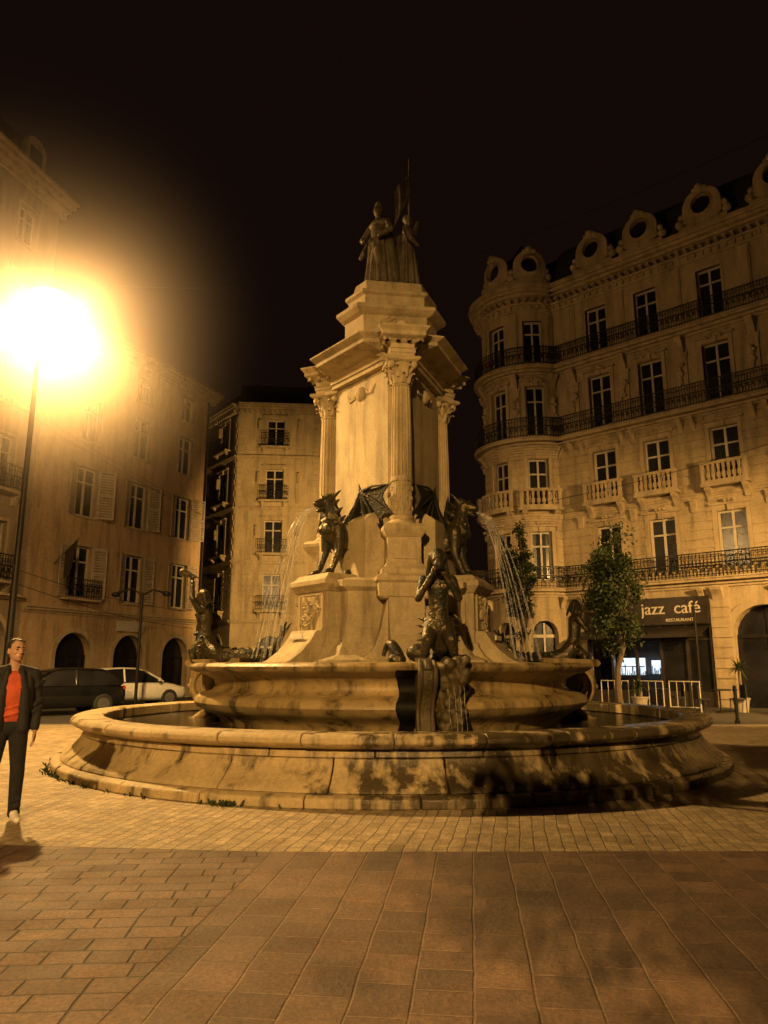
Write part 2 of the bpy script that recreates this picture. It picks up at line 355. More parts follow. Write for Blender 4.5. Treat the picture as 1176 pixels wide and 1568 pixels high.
for th in CA:
    T=TL(th)
    core.prism(T,[(.4,1.38),(2.75,1.38),(2.72,1.52),(2.45,1.60),(2.15,1.76),(1.95,2.0),(1.84,2.3),(1.80,2.62),(.4,2.62)],-.30,.30)
    for sg in (-1,1):
        P=[(.28,1.42),(.95,1.42),(.92,1.5),(.70,1.62),(.52,1.82),(.42,2.1),(.36,2.4),(.30,2.62)]
        core.loft([[T(1.0,sg*p[0],p[1]) for p in P],[T(1.72,sg*p[0],p[1]) for p in P]])
    def sq(mb,lays,cx=1.33):
        mb.loft([[T(cx-h,-h,z),T(cx+h,-h,z),T(cx+h,h,z),T(cx-h,h,z)] for h,z in lays])
    sq(core,[(.42,2.60),(.46,2.64),(.46,2.86),(.50,2.90),(.50,2.97),(.42,3.02)])
    sq(core,[(.40,3.0),(.40,3.10),(.34,3.16),(.30,3.22)])
    sq(core,[(.29,3.20),(.29,3.68)])
    core.box(T,1.62,1.64,-.2,.2,3.28,3.6)
    sq(core,[(.30,3.66),(.34,3.72),(.37,3.78),(.37,3.84),(.31,3.90)])
    Tc=TL(th,1.33)
    rnd.lathe(Tc,[(.27,3.88),(.27,3.93),(.245,3.96),(.21,3.99),(.225,4.02),(.225,4.05),(.195,4.08)],32)
    rnd.lathe(Tc,[(.185,4.06),(.187,4.7)],160,mod=lambda a:1-.05*max(0,math.cos(a*20)))
    for j in range(3):
        for k in range(10):
            a=2*pi*k/10+j*.3; rnd.ell(Tc(.185*math.cos(a),.185*math.sin(a),4.2+.18*j),(.025,.025,.05),n=6,m=4)
    rnd.lathe(Tc,[(.2,4.68),(.205,4.72),(.2,4.76)],32)
    rnd.lathe(Tc,[(.188,4.75),(.182,5.6),(.162,6.46)],200,mod=lambda a:1-.13*max(0,math.cos(a*16)))
    rnd.lathe(Tc,[(.165,6.44),(.18,6.46),(.165,6.49),(.16,6.50),(.165,6.65),(.19,6.78),(.24,6.88)],24)
    for row,(z,h,rr,nn) in enumerate(((6.49,.17,.17,8),(6.60,.20,.18,8))):
        for k in range(nn):
            a=2*pi*(k+.5*row)/nn
            ca,sa=math.cos(a),math.sin(a)
            w=.055
            prof_=[(rr,0,w),(rr+.015,h*.5,w),(rr+.05,h*.85,w*.9),(rr+.10,h,w*.6),(rr+.12,h*.85,w*.3)]
            up_=[Tc(ca*r-sa*(-ww),sa*r+ca*(-ww),z+dz) for r,dz,ww in prof_]
            dn=[Tc(ca*r-sa*(ww),sa*r+ca*(ww),z+dz) for r,dz,ww in prof_]
            md=[Tc(ca*(r+.03),sa*(r+.03),z+dz) for r,dz,ww in prof_]
            n_=5
            rnd.add(up_+md+dn,[(i,i+1,i+1+n_,i+n_) for i in range(4)]+[(i+n_,i+1+n_,i+1+2*n_,i+2*n_) for i in range(4)])
    for k in range(4):
        a=pi/4+k*pi/2
        rnd.ell(Tc(.29*math.cos(a),.29*math.sin(a),6.82),(.065,.065,.075)); rnd.tube([Tc(.18*math.cos(a),.18*math.sin(a),6.68),Tc(.27*math.cos(a),.27*math.sin(a),6.78)],[.02,.035],6)
    core.loft([[T(1.33+q*h,w*h,z) for q,w in ((-1,-1),(0,-.86),(1,-1),(.86,0),(1,1),(0,.86),(-1,1),(-.86,0))] for h,z in ((.26,6.87),(.31,6.90),(.31,6.96))])
    sq(core,[(.22,6.97),(.22,7.04),(.235,7.045),(.235,7.11),(.26,7.13),(.22,7.14),(.22,7.22),(.27,7.25),(.30,7.28),(.36,7.30),(.40,7.32),(.40,7.39),(.46,7.46),(.46,7.49),(.1,7.52)])
    for sg in (-1,1):
        for k in range(4):
            q=-.30+.2*k
            core.box(T,1.33+.24,1.33+.36,q-.03,q+.03,7.225,7.298)
            core.box(T,1.33+q-.03,1.33+q+.03,sg*.24 if sg>0 else -.36,.36 if sg>0 else -.24,7.225,7.298)
    rnd.ell(T(1.50,0,7.58),(.12,.12,.11)); rnd.ell(T(1.35,.2,7.57),(.12,.1,.09)); rnd.ell(T(1.35,-.2,7.57),(.12,.1,.09)); rnd.ell(T(1.25,0,7.58),(.2,.2,.1))
hexlay(core,[(.66,1.14,6.96),(.66,1.14,7.04),(.68,1.16,7.045),(.68,1.16,7.11),(.72,1.18,7.13),(.66,1.14,7.14),(.66,1.14,7.22),(.71,1.18,7.25),(.76,1.23,7.28),(.82,1.28,7.302),(.86,1.32,7.322),(.86,1.32,7.39),(.93,1.40,7.46),(.93,1.40,7.49),(.7,1.1,7.56)])
for th in FA:
    T=TL(th)
    for k in range(-4,5):
        core.box(T,.68,.83,k*.19-.035,k*.19+.035,7.225,7.30)
hexlay(core,[(.70,.95,7.52),(.70,.95,7.64),(.64,.86,7.70),(.60,.80,7.76)],.92)
hexlay(core,[(.585,.78,7.75),(.585,.78,8.16),(.64,.84,8.20),(.70,.92,8.27),(.70,.92,8.34),(.60,.80,8.40)],.92)
hexlay(core,[(.50,.66,8.39),(.50,.66,8.62),(.54,.71,8.66),(.54,.71,8.72),(.46,.6,8.76),(.42,.52,9.0)])
for th in FA+CA:
    T=TL(th); base=.55 if th in FA else .72
    for i in range(22):
        y=random.gauss(0,.2 if th in FA else .1); z=7.97+random.gauss(0,.09); a=random.uniform(0,pi); l=random.uniform(.04,.13)
        rnd.tube([T(base,y-l*math.cos(a),z-l*math.sin(a)*.8),T(base+.02,y+l*math.cos(a),z+l*math.sin(a)*.8)],[.035,.02],6)
core.obj('monument_stonework','fstone',fount,False,.008)
pan.obj('inscribed_panels','panel',fount,False,.006)
rnd.obj('carved_columns_and_ornament','fstone',fount,True)
ins=MB()
for th in FA:
    T=TL(th)
    z=6.2
    while z>4.7:
        y=-.36+random.uniform(0,.08)
        while y<.34:
            w=random.uniform(.02,.07); ins.box(T,.6555,.657,y,min(y+w,.38),z,z+.022); y+=w+.03
        z-=.115
ins.obj('panel_inscription',stone('worn_inscription',(.50,.44,.33),.2,3,.1,.8),fount)

def beast(k,th):
    e=[]
    def c(a,ra,b_,rb): e.append((0,'c',a,ra,b_,rb))
    def el(a,r): e.append((0,'e',a,r))
    c((-.38,0,.36),.24,(-.05,0,.62),.21); c((-.05,0,.62),.21,(.14,0,.82),.20); c((.14,0,.84),.17,(.20,0,1.08),.11)
    c((.20,0,1.08),.11,(.26,0,1.24),.115); c((.28,0,1.24),.10,(.46,0,1.19),.055); c((.28,0,1.15),.06,(.43,0,1.07),.03)
    el((.20,0,1.30),(.11,.10,.10)); c((.18,.07,1.32),.04,(.06,.13,1.46),.015); c((.18,-.07,1.32),.04,(.06,-.13,1.46),.015)
    c((.34,0,1.28),.03,(.36,0,1.36),.012)
    for i in range(6): c((.10-.07*i,0,1.24-.13*i),.05,(.0-.07*i,0,1.33-.13*i),.015)
    for i in range(5):
        for s in (-1,1): c((.22-.01*i,s*.1,1.15-.07*i),.03,(.16,s*.19,1.06-.08*i),.01)
    for i in range(4): c((.30-.05*i,-.07,.92-.1*i),.03,(.30-.05*i,.07,.92-.1*i),.03)
    for s in (-1,1):
        el((-.32,s*.20,.30),(.27,.14,.27)); c((-.15,s*.22,.16),.09,(-.28,s*.22,.08),.06); c((-.28,s*.22,.06),.055,(.0,s*.24,.05),.055)
        for q in (-.04,0,.04): c((.0,s*.24+q,.04),.028,(.09,s*.24+q*1.5,.025),.014)
        c((.12,s*.16,.78),.115,(.13,s*.20,.42),.07); c((.13,s*.20,.42),.07,(.26,s*.19,.10),.05); c((.26,s*.19,.07),.05,(.36,s*.19,.05),.05)
        for q in (-.04,0,.04): c((.36,s*.19+q,.05),.025,(.46,s*.19+q*1.4,.02),.012)
        el((.25,s*.08,.78),(.10,.09,.10)); c((.10,s*.20,.5),.04,(-.04,s*.24,.44),.01)
    tail=[(-.55,0,.2),(-.62,.2,.12),(-.5,.42,.08),(-.25,.5,.1),(-.1,.45,.2)]
    for i in range(4): c(tail[i],.075-.014*i,tail[i+1],.061-.014*i)
    blob('winged_beast_%d'%k,e,.017,['bronze'],fount,ML(th,1.20,3.07,0,0,1.08),1)
    w=MB(); Mx=ML(th,1.20,3.07,0,0,1.06)
    for s in (-1,1):
        S=Vector((-.08,s*.12,.90)); W=Vector((-.16,s*.40,1.44))
        tips=[Vector((-.22,s*1.12,1.44)),Vector((-.28,s*1.10,.98)),Vector((-.32,s*.96,.52)),Vector((-.30,s*.66,.18)),Vector((-.2,s*.2,.25))]
        ring=[]
        for i,t in enumerate(tips):
            ring.append(t)
            if i<len(tips)-1:
                for ff in (.25,.5,.75):
                    mdp=t.lerp(tips[i+1],ff); ring.append(mdp+(W-mdp)*(.26 if ff==.5 else .19))
        off=Vector((.012,0,0))
        base=[W]+ring+[S]
        vs=[p+off for p in base]+[p-off for p in base]; n=len(base)
        fs=[(0,i,i+1) for i in range(1,n-1)]+[(n,n+i+1,n+i) for i in range(1,n-1)]+[(i,(i+1)%n,(i+1)%n+n,i+n) for i in range(n)]
        w.add(vs,fs)
        w.tube([S,(S+W)/2+Vector((-.03,0,0)),W],[.07,.05,.035],8); w.tube([W,W+Vector((.02,-s*.02,.14))],[.035,.005],6)
        for t in tips[:4]: w.tube([W,(W+t)/2+Vector((.04,0,.03)),t,t+(t-W).normalized()*.06],[.032,.022,.012,.003],6)
    w.xf(Mx).obj('beast_wings_%d'%k,'bronze_rough',fount,True,angle=60)
for k,th in enumerate(FA): beast(k,th)

def triton(k,th,r,pose,sc=1.0,z0=1.5,yo=0,yaw=0):
    e=[]
    def c(a,ra,b_,rb): e.append((0,'c',a,ra,b_,rb))
    def el(a,rr): e.append((0,'e',a,rr))
    c((0,0,.42),.155,(.03,0,.62),.115); c((.03,0,.62),.115,(.06,0,.86),.14); el((.06,0,.95),(.12,.18,.11))
    c((.07,0,1.02),.06,(.10,0,1.12),.052); el((.12,0,1.22),(.10,.08,.115)); el((.08,0,1.26),(.11,.10,.105)); el((.17,0,1.12),(.065,.05,.08)); c((.21,0,1.21),.015,(.225,0,1.19),.02)
    for q in range(10): c((.03,math.cos(q)*.09,1.29),.03,(-.05-.01*(q%3),math.cos(q)*.14,1.04+.04*(q%3)),.018)
    for q in range(5): c((.18,(q-2)*.03,1.1),.02,(.20,(q-2)*.045,.98),.008)
    el((.13,.075,.88),(.06,.075,.055)); el((.13,-.075,.88),(.06,.075,.055))
    for i in range(3):
        for s in (-1,1): el((.13-.01*i,s*.045,.76-.075*i),(.04,.04,.034))
    if pose=='up':
        c((.06,.19,.96),.07,(.15,.31,1.18),.055); c((.15,.31,1.18),.055,(.20,.22,1.44),.04); c((.20,.22,1.46),.045,(.24,.18,1.54),.03)
        c((.14,.15,1.56),.02,(.42,.2,1.66),.075)
        c((.06,-.19,.96),.07,(.10,-.31,.72),.055); c((.10,-.31,.72),.055,(.28,-.24,.56),.04); el((.31,-.22,.55),(.05,.05,.04))
    else:
        for s in (-1,1):
            c((.06,s*.18,.96),.065,(.20,s*.25,.72),.048); c((.20,s*.25,.72),.048,(.32,s*.09,.98),.036); el((.33,s*.07,1.02),(.045,.035,.045))
        c((.20,0,1.13),.02,(.48,0,1.10),.07)
    tl=[(0,0,.40),(-.15,.05,.22),(-.45,.12,.12),(-.8,.05,.12),(-1.1,-.1,.14),(-1.35,-.05,.28),(-1.5,.05,.5)]
    rr=[.17,.18,.16,.14,.11,.08,.05]
    for i in range(6): c(tl[i],rr[i],tl[i+1],rr[i+1])
    for s in (-1,1):
        c((.0,s*.09,.38),.11,(.18,s*.14,.22),.08); c((.18,s*.14,.22),.075,(.14,s*.19,.04),.05); c((.14,s*.19,.04),.045,(.0,s*.24,-.04),.02)
        c((-1.5,.05,.5),.05,(-1.55,s*.2+.05,.66),.025); c((-1.5,.05,.5),.04,(-1.62,s*.12+.05,.72),.02)
        for j in range(4): c((.02,s*.13,.46-.07*j),.035,(-.06+.03*j,s*(.27+.02*(j%2)),.50-.1*j),.008)
    for i in range(9): c((-.2-.13*i,.08-.02*i,.25-.0*i),.05,(-.25-.13*i,.08-.02*i,.33-.012*i),.01)
    blob('triton_%d'%k,e,.016,['bronze'],fount,ML(th,r,z0,yaw,yo,sc),1)
triton(0,R(12.0),3.22,'blow',1.16,1.62,0,R(-14))
triton(1,R(-103),3.75,'up',1.08,1.55)
triton(2,R(100),3.62,'blow',.95,1.50)
def bracket(br,th,hw=.17):
    T=TL(th)
    br.prism(T,[(2.9,.45),(3.55,.45),(3.62,.60),(3.60,.75),(3.72,.95),(3.88,1.15),(3.95,1.35),(3.92,1.50),(3.80,1.60),(3.4,1.66),(2.9,1.62)],-hw,hw)
    br.prism(T,[(2.9,1.50),(4.0,1.50),(4.05,1.56),(4.0,1.63),(2.9,1.66)],-hw-.08,hw+.08)
    for s in (-1,1):
        w=hw+.03
        pts=[T(3.55+.33*math.cos(a)*(1-.09*a),s*w,1.18+.33*math.sin(a)*(1-.09*a)) for a in np.linspace(-1.2,6.5,22)]
        br.tube(pts,list(np.linspace(.07,.03,22)),8)
        br.tube([T(3.4,s*w,.9),T(3.5,s*(w+.04),.7),T(3.75,s*(w+.07),.52)],[.1,.08,.07],8)
        for q in (-.07,0,.07): br.tube([T(3.7,s*(w+.07)+q,.55),T(3.86,s*(w+.07)+q*1.3,.53),T(3.92,s*(w+.07)+q*1.4,.45)],[.04,.035,.01],6)
    br.ell(T(3.9,0,1.2),(.14,.14,.17)); br.ell(T(4.0,0,1.12),(.09,.09,.07))
br=MB(); bracket(br,R(-103)); bracket(br,R(100)); bracket(br,R(220)); br.obj('bowl_consoles','bowl',fount,True,angle=50)
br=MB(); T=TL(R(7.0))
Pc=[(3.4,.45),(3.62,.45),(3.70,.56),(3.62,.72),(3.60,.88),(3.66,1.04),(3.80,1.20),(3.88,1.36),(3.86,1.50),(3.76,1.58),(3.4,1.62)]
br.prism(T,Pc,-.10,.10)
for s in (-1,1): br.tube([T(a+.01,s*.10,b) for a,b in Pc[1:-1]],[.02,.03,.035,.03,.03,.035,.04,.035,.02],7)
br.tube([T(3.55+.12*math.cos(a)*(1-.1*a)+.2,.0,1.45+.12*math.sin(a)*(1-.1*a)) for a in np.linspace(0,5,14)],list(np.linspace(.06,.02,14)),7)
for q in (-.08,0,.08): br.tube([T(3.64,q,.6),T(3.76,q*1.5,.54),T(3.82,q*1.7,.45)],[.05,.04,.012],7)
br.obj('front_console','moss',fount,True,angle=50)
# black strip painting in the recess shade beside the console, along the bowl profile
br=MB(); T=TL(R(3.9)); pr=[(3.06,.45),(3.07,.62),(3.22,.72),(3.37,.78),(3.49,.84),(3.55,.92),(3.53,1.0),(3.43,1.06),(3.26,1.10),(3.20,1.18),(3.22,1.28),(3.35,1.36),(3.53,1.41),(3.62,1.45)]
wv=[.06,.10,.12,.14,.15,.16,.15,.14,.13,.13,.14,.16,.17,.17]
br.loft([[T(r-.1,-.16-.1*(i%2)*.1,z),T(r+.006,-.16+.05*math.sin(i*.9),z),T(r+.006,w,z),T(r-.1,w,z)] for i,((r,z),w) in enumerate(zip(pr,wv))]); br.obj('bowl_shadow_strip','black',fount,True,angle=60)
e_=[]; rq=random.Random(4)
for i in range(80):
    z=rq.uniform(.5,1.6)
    e_.append((0,'c',(3.5+rq.uniform(0,.3)+(.12 if z>1.2 else 0),rq.gauss(0,.09),z),rq.uniform(.04,.09),(3.55+rq.uniform(0,.25),rq.gauss(0,.09),z-rq.uniform(.08,.28)),rq.uniform(.02,.05)))
e_.append((0,'e',(3.5,0,1.05),(.22,.18,.6)))
blob('dripping_rock',e_,.018,['moss'],fount,ML(R(12.5),0,0),1)
sh=MB()
for th in CA:
    T=TL(th)
    for s in (-1,1):
        pts=[T(2.5+.1*math.cos(a),s*(.28+.06*a)+.0,1.62+.22*math.sin(a*.9)) for a in np.linspace(0,3.3,10)]
        sh.tube(pts,list(np.linspace(.11,.03,10)),9)
        sh.ell(T(2.62,s*.3,1.60),(.14,.11,.11))
    sh.ell(T(2.75,0,1.70),(.18,.15,.14))
sh.obj('dolphins','bronze',fount,True,angle=60)

def robed(k,th,r,hgt,arm,yaw=0):
    e=[]; 
    def c(a,ra,b_,rb): e.append((0,'c',a,ra,b_,rb))
    def el(a,rr): e.append((0,'e',a,rr))
    c((0,0,.15),.24,(0,0,.9),.16); c((0,0,.9),.16,(.02,0,1.25),.15); el((.02,0,1.38),(.12,.21,.11))
    for i in range(11):
        a=i*2*pi/11+.2*k; c((.25*math.cos(a),.27*math.sin(a),.06),.05,(.14*math.cos(a),.16*math.sin(a),1.05),.025)
    c((.08,.1,.1),.12,(.14,.09,.75),.09)
    c((.02,0,1.45),.06,(.03,0,1.55),.055); el((.04,0,1.66),(.10,.08,.12)); el((.01,0,1.70),(.10,.095,.10))
    if arm==0:
        c((0,.2,1.38),.075,(.12,.34,1.55),.055); c((.12,.34,1.55),.055,(.2,.36,1.85),.04)
        c((0,-.2,1.38),.075,(.1,-.28,1.08),.06); c((.1,-.28,1.08),.055,(.24,-.14,1.0),.04)
    elif arm==1:
        for s in (-1,1): c((0,s*.2,1.38),.075,(.08,s*.36,1.12),.06); c((.08,s*.36,1.12),.055,(.24,s*.2,.98),.045)
        el((.02,0,1.78),(.07,.08,.12))
    else:
        c((0,.2,1.38),.075,(.0,.36,1.12),.06); c((0,.36,1.12),.055,(.1,.46,.9),.045)
        c((0,-.2,1.38),.075,(.15,-.36,1.3),.06); c((.15,-.36,1.3),.055,(.3,-.4,1.5),.045)
    c((-.12,.1,1.3),.12,(-.2,.15,.2),.2)
    blob('statue_figure_%d'%k,e,.02,['statue_bronze'],fount,ML(th,r,8.97,yaw,0,hgt/1.78),1)
M['statue_bronze']=plain('weathered_statue_bronze',(.11,.088,.058),.6,.2,.5,6,.3)
robed(0,R(-38),.36,1.85,1); robed(1,R(82),.36,1.8,0); robed(2,R(202),.3,1.9,2)
tg=MB()
p0=TL(R(60),.45)(0,0,9.2); tg.tube([p0,(p0[0]+.02,p0[1],12.0)],[.025,.015],8)
fl_=[]
for i in range(6):
    for j in range(4):
        fl_.append((p0[0]-.03-.055*i+.03*math.sin(j),p0[1]+.03*math.sin(i*1.7),11.6-.55*j/3-.07*i-.02*i*j))
tg.add(fl_,[(i*4+j,i*4+j+1,i*4+j+5,i*4+j+4) for i in range(5) for j in range(3)])
for i in range(9):
    a=i*.7; tg.ell(TL(a,.34)(0,0,9.02),(.17,.17,.10))
tg.tube([TL(R(-80),.5)(0,0,9.1),TL(R(-80),.42)(0,0,10.2)],[.03,.02],7)
tg.obj('flagstaff_and_rocks','statue_bronze',fount,True)

jt=MB(); 
for th in FA:
    for j in range(10):
        sp=random.uniform(-.06,.06); v=random.uniform(.6,1.15); pts=[]
        for i in range(17):
            t=i*.048; x=1.20+.50+1.3*v*t; z=3.07+1.2+.3*t*v-4.9*t*t
            if z<1.5: break
            pts.append(TL(th)(x,sp*(1+3.5*t)+random.gauss(0,.005),z+random.gauss(0,.006)))
        jt.tube(pts,[.0038+.0005*i for i in range(len(pts))],5)
    for j in range(360):
        t=random.uniform(.1,.76); v=random.uniform(.5,1.25)
        p=TL(th)(1.70+1.3*v*t+random.gauss(0,.03),random.gauss(0,.04+.12*t),4.27+.3*t*v-4.9*t*t)
        if p[2]>1.5: jt.ell(p,(.006,.006,.02),n=5,m=3)
T=TL(R(12.5))
for s in (-.12,-.03,.04,.10):
    pts=[T(3.9+.15*t,s+random.gauss(0,.006),1.25-.72*t*t) for t in np.linspace(0,1,8)]; jt.tube(pts,[.005]*8,5)
jt.obj('water_jets','jet',fount,True)
wd=MB()
for a,n,sp in ((R(-19),40,.015),(R(-60),60,.12),(R(-48),20,.1),(R(-30),12,.2)):
    for i in range(n):
        aa=a+random.gauss(0,sp); r=5.68+abs(random.gauss(0,.04)); h=random.uniform(.02,.08)
        x,y=FC.x+r*math.sin(aa),FC.y-r*math.cos(aa); dx,dy=random.gauss(0,.03),random.gauss(0,.03)
        wd.add([(x-.008,y,0),(x+.008,y,0),(x+dx+.012,y+dy,h*.7),(x+dx*1.8,y+dy*1.8,h),(x+dx-.012,y+dy,h*.7)],[(0,1,2,3,4)])
wd.obj('weeds','leaf2',None)

# ================================================================ GROUND
def sheet(name,pts,z,mat):
    me=bpy.data.meshes.new(name); me.from_pydata([(x,y,z) for x,y in pts],[],[tuple(range(len(pts)))]); me.materials.append(M[mat])
    o=bpy.data.objects.new(name,me); scene.collection.objects.link(o); return o
sheet('ground',[(-300,-300),(300,-300),(300,300),(-300,300)],-.004,'asphalt')
def bx(y): return -.92-(6.6-y)*.1
sheet('slab_pavement',[(bx(6.55),6.55),(bx(-22),-22),(30,-22),(30,6.7),(6,6.6)],0,'slab')
sheet('brick_pavement',[(bx(6.55)-.006,6.55),(-5,6.98),(-30,7.6),(-30,-22),(bx(-22)-.006,-22)],0.0,'brick')
sheet('sett_pavement',[(bx(6.55),6.556),(6,6.606),(30,6.706),(30,20),(-30,20),(-30,7.606),(-5,6.986)],0.0,'sett')
kb=MB(); kb.box(ID,-30,30,20.0,20.18,-.05,.012); kb.obj('kerb','kerb')

# ================================================================ BUILDINGS
def lin(P,d,n):
    return lambda s,o,z:(P[0]+d[0]*s+n[0]*o, P[1]+d[1]*s+n[1]*o, z)
def newB(): return {k:MB() for k in ('wall','trim','glass','frame','iron','shutter','roof')}
def rail(B,f,s0,s1,o,z0,h=.95,step=.13,deco=True):
    ir=B['iron']
    ir.fbox(f,s0,s1,o-.02,o+.02,z0+h-.04,z0+h); ir.fbox(f,s0,s1,o-.012,o+.012,z0+.08,z0+.11); ir.fbox(f,s0,s1,o-.012,o+.012,z0+h-.2,z0+h-.18)
    n=max(2,int((s1-s0)/step))
    for i in range(n+1):
        s=s0+(s1-s0)*i/n; ir.fbox(f,s-.01,s+.01,o-.01,o+.01,z0,z0+h-.04)
        if deco and i<n:
            w=(s1-s0)/n
            ir.fbox(f,s+w*.25,s+w*.75,o-.006,o+.006,z0+.3,z0+.33+.12*(i%2)); ir.fbox(f,s+w*.1,s+w*.9,o-.006,o+.006,z0+.5,z0+.56)
def balustrade(B,f,s0,s1,o0,o1,z0,h=.85):
    t=B['trim']; t.fbox(f,s0,s1,o0,o1,z0,z0+.1); t.fbox(f,s0-.03,s1+.03,o0-.03,o1+.03,z0+h-.12,z0+h)
    for s in (s0,s1-.14): t.fbox(f,s,s+.14,o0,o1,z0+.1,z0+h-.12)
    n=max(2,int((s1-s0-.3)/.2)); oc=(o0+o1)/2
    for i in range(n):
        s=s0+.2+(s1-s0-.4)*(i+.5)/n
        for (w,za,zb) in ((.04,.1,.2),(.065,.2,.38),(.035,.38,.55),(.05,.55,h-.12)):
            t.fbox(f,s-w,s+w,oc-w,oc+w,z0+za,z0+zb)
def console(B,f,s,z,h=.5,o=.45,w=.1):
    t=B['trim']; 
    P=[(0,z-h),(.08,z-h),(.14,z-h*.7),(o*.55,z-h*.45),(o*.9,z-h*.2),(o,z-.003),(0,z-.003)]
    vs=[f(s-w,a,b) for a,b in P]+[f(s+w,a,b) for a,b in P]; n=len(P)
    t.add(vs,[tuple(range(n)),tuple(range(2*n-1,n-1,-1))]+[(i,(i+1)%n,(i+1)%n+n,i+n) for i in range(n)])
def window(B,f,c,ww,w0,w1,st):
    a,b=c-ww/2,c+ww/2; fr=B['frame']; t=B['trim']
    B['glass'].fbox(f,a,b,-.26,-.24,w0,w1)
    o0,o1=-.238,-.19
    fr.fbox(f,a,a+.07,o0,o1,w0,w1); fr.fbox(f,b-.07,b,o0,o1,w0,w1)
    fr.fbox(f,c-.045,c+.045,o0,o1+.01,w0,w1); fr.fbox(f,a+.07,b-.07,o0,o1-.005,w0,w0+.08); fr.fbox(f,a+.07,b-.07,o0,o1-.005,w1-.07,w1)
    zt=w0+(w1-w0)*.7; fr.fbox(f,a+.07,b-.07,o0,o1-.008,zt-.03,zt+.04)
    if 'sur' in st:
        t.fbox(f,a-.16,a,-.1,.05,w0-.02,w1+.02); t.fbox(f,b,b+.16,-.1,.05,w0-.02,w1+.02); t.fbox(f,a-.16,b+.16,-.1,.055,w1+.02,w1+.22)
        t.fbox(f,a-.24,b+.24,0,.16,w1+.22,w1+.30)
        t.fbox(f,c-.1,c+.1,0,.13,w1-.02,w1+.215)
    if 'sill' in st: t.fbox(f,a-.12,b+.12,-.1,.09,w0-.1,w0-.022)
    if 'thin' in st:
        t.fbox(f,a-.1,a,-.1,.02,w0,w1); t.fbox(f,b,b+.1,-.1,.02,w0,w1); t.fbox(f,a-.1,b+.1,-.1,.022,w1,w1+.12)
    if 'shut' in st:
        for s0,sd in ((a-ww*.5-.03,0),(b+.03,1)):
            s1=s0+ww*.5; s=B['shutter']; tl=random.choice((.05,.12,.25,.42))
            def g(ss,o,z,s0=s0,s1=s1,sd=sd,tl=tl):
                k=(s1-ss) if sd==0 else (ss-s0)
                return f(ss,o+tl*k/(s1-s0),z)
            s.fbox(g,s0,s0+.05,.03,.08,w0,w1); s.fbox(g,s1-.05,s1,.03,.08,w0,w1)
            for zz in (w0,(w0+w1)/2-.03,w1-.06): s.fbox(g,s0+.05,s1-.05,.03,.078,zz,zz+.06)
            n=int((w1-w0)/.12)
            for i in range(n): s.fbox(g,s0+.05,s1-.05,.04,.058,w0+.02+i*.12,w0+.09+i*.12)
    if 'bal' in st:
        t.fbox(f,a-.35,b+.35,0,.5,w0-.17,w0-.03); balustrade(B,f,a-.32,b+.32,.34,.46,w0-.03,.85)
        console(B,f,a-.15,w0-.17); console(B,f,b+.15,w0-.17)
    if 'rail' in st:
        t.fbox(f,a-.4,b+.4,0,.45,w0-.17,w0-.05); rail(B,f,a-.36,b+.36,.4,w0-.05,.95)
        console(B,f,a-.15,w0-.17,.4,.38); console(B,f,b+.15,w0-.17,.4,.38)
def arch_wall(mb,f,s0,s1,zs,zt,o0,o1,n=12):
    c=(s0+s1)/2; r=(s1-s0)/2
    P=[(c-r*math.cos(pi*i/n),zs+min(r*math.sin(pi*i/n),zt-zs-.02)) for i in range(n+1)]
    for i in range(n):
        (a,za),(b,zb)=P[i],P[i+1]
        vs=[f(a,o1,za),f(b,o1,zb),f(b,o1,zt),f(a,o1,zt),f(a,o0,za),f(b,o0,zb),f(b,o0,zt),f(a,o0,zt)]
        mb.add(vs,[(0,1,2,3),(4,7,6,5),(0,4,5,1),(3,2,6,7)])
    return P
def archivolt(B,f,P,c,zs,k=.2,o=.05):
    for i in range(len(P)-1):
        (p,zp),(q,zq)=P[i],P[i+1]
        def ex(s,z): dx,dz=s-c,z-zs; l=math.hypot(dx,dz); return (s+dx/l*k,z+dz/l*k)
        p2=ex(p,zp); q2=ex(q,zq)
        B['trim'].add([f(p,o,zp),f(q,o,zq),f(q2[0],o,q2[1]),f(p2[0],o,p2[1]),f(p,-.05,zp),f(q,-.05,zq),f(q2[0],-.05,q2[1]),f(p2[0],-.05,p2[1])],[(0,1,2,3),(0,4,5,1),(3,2,6,7)])
def facade(B,f,L,floors,cols):
    w=B['wall']
    for fl in floors:
        z0,z1,w0,w1,ww,st=fl[:6]; cs=fl[6] if len(fl)>6 else cols
        prev=0
        for c in cs:
            a,b=c-ww/2,c+ww/2
            w.fbox(f,prev,a,-.4,0,z0,z1); w.fbox(f,a,b,-.4,0,z0,w0)
            if 'arch' in st:
                zs=w1-ww/2; P=arch_wall(w,f,a,b,zs,z1,-.4,0)
                B['glass'].fbox(f,a,b,-.36,-.34,w0,w1)
                fr=B['iron']
                fr.fbox(f,c-.05,c+.05,-.338,-.28,w0,w1-.02); fr.fbox(f,a,b,-.338,-.285,zs-.06,zs+.04); fr.fbox(f,a,a+.08,-.338,-.28,w0,zs); fr.fbox(f,b-.08,b,-.338,-.28,w0,zs)
                archivolt(B,f,P,c,zs)
                B['trim'].fbox(f,a-.2,a,-.05,.05,w0,zs); B['trim'].fbox(f,b,b+.2,-.05,.05,w0,zs)
            else:
                w.fbox(f,a,b,-.4,0,w1,z1); window(B,f,c,ww,w0,w1,st)
            prev=b
        w.fbox(f,prev,L,-.4,0,z0,z1)
        if 'rust' in st:
            z=z0+.12
            while z<z1-.35:
                prev=0
                for c in list(cs)+[None]:
                    a=(c-ww/2-.17) if c is not None else L
                    if a-prev>.05: w.fbox(f,prev,a,-.05,.045,z,z+.29)
                    prev=(c+ww/2+.17) if c is not None else 0
                z+=.36
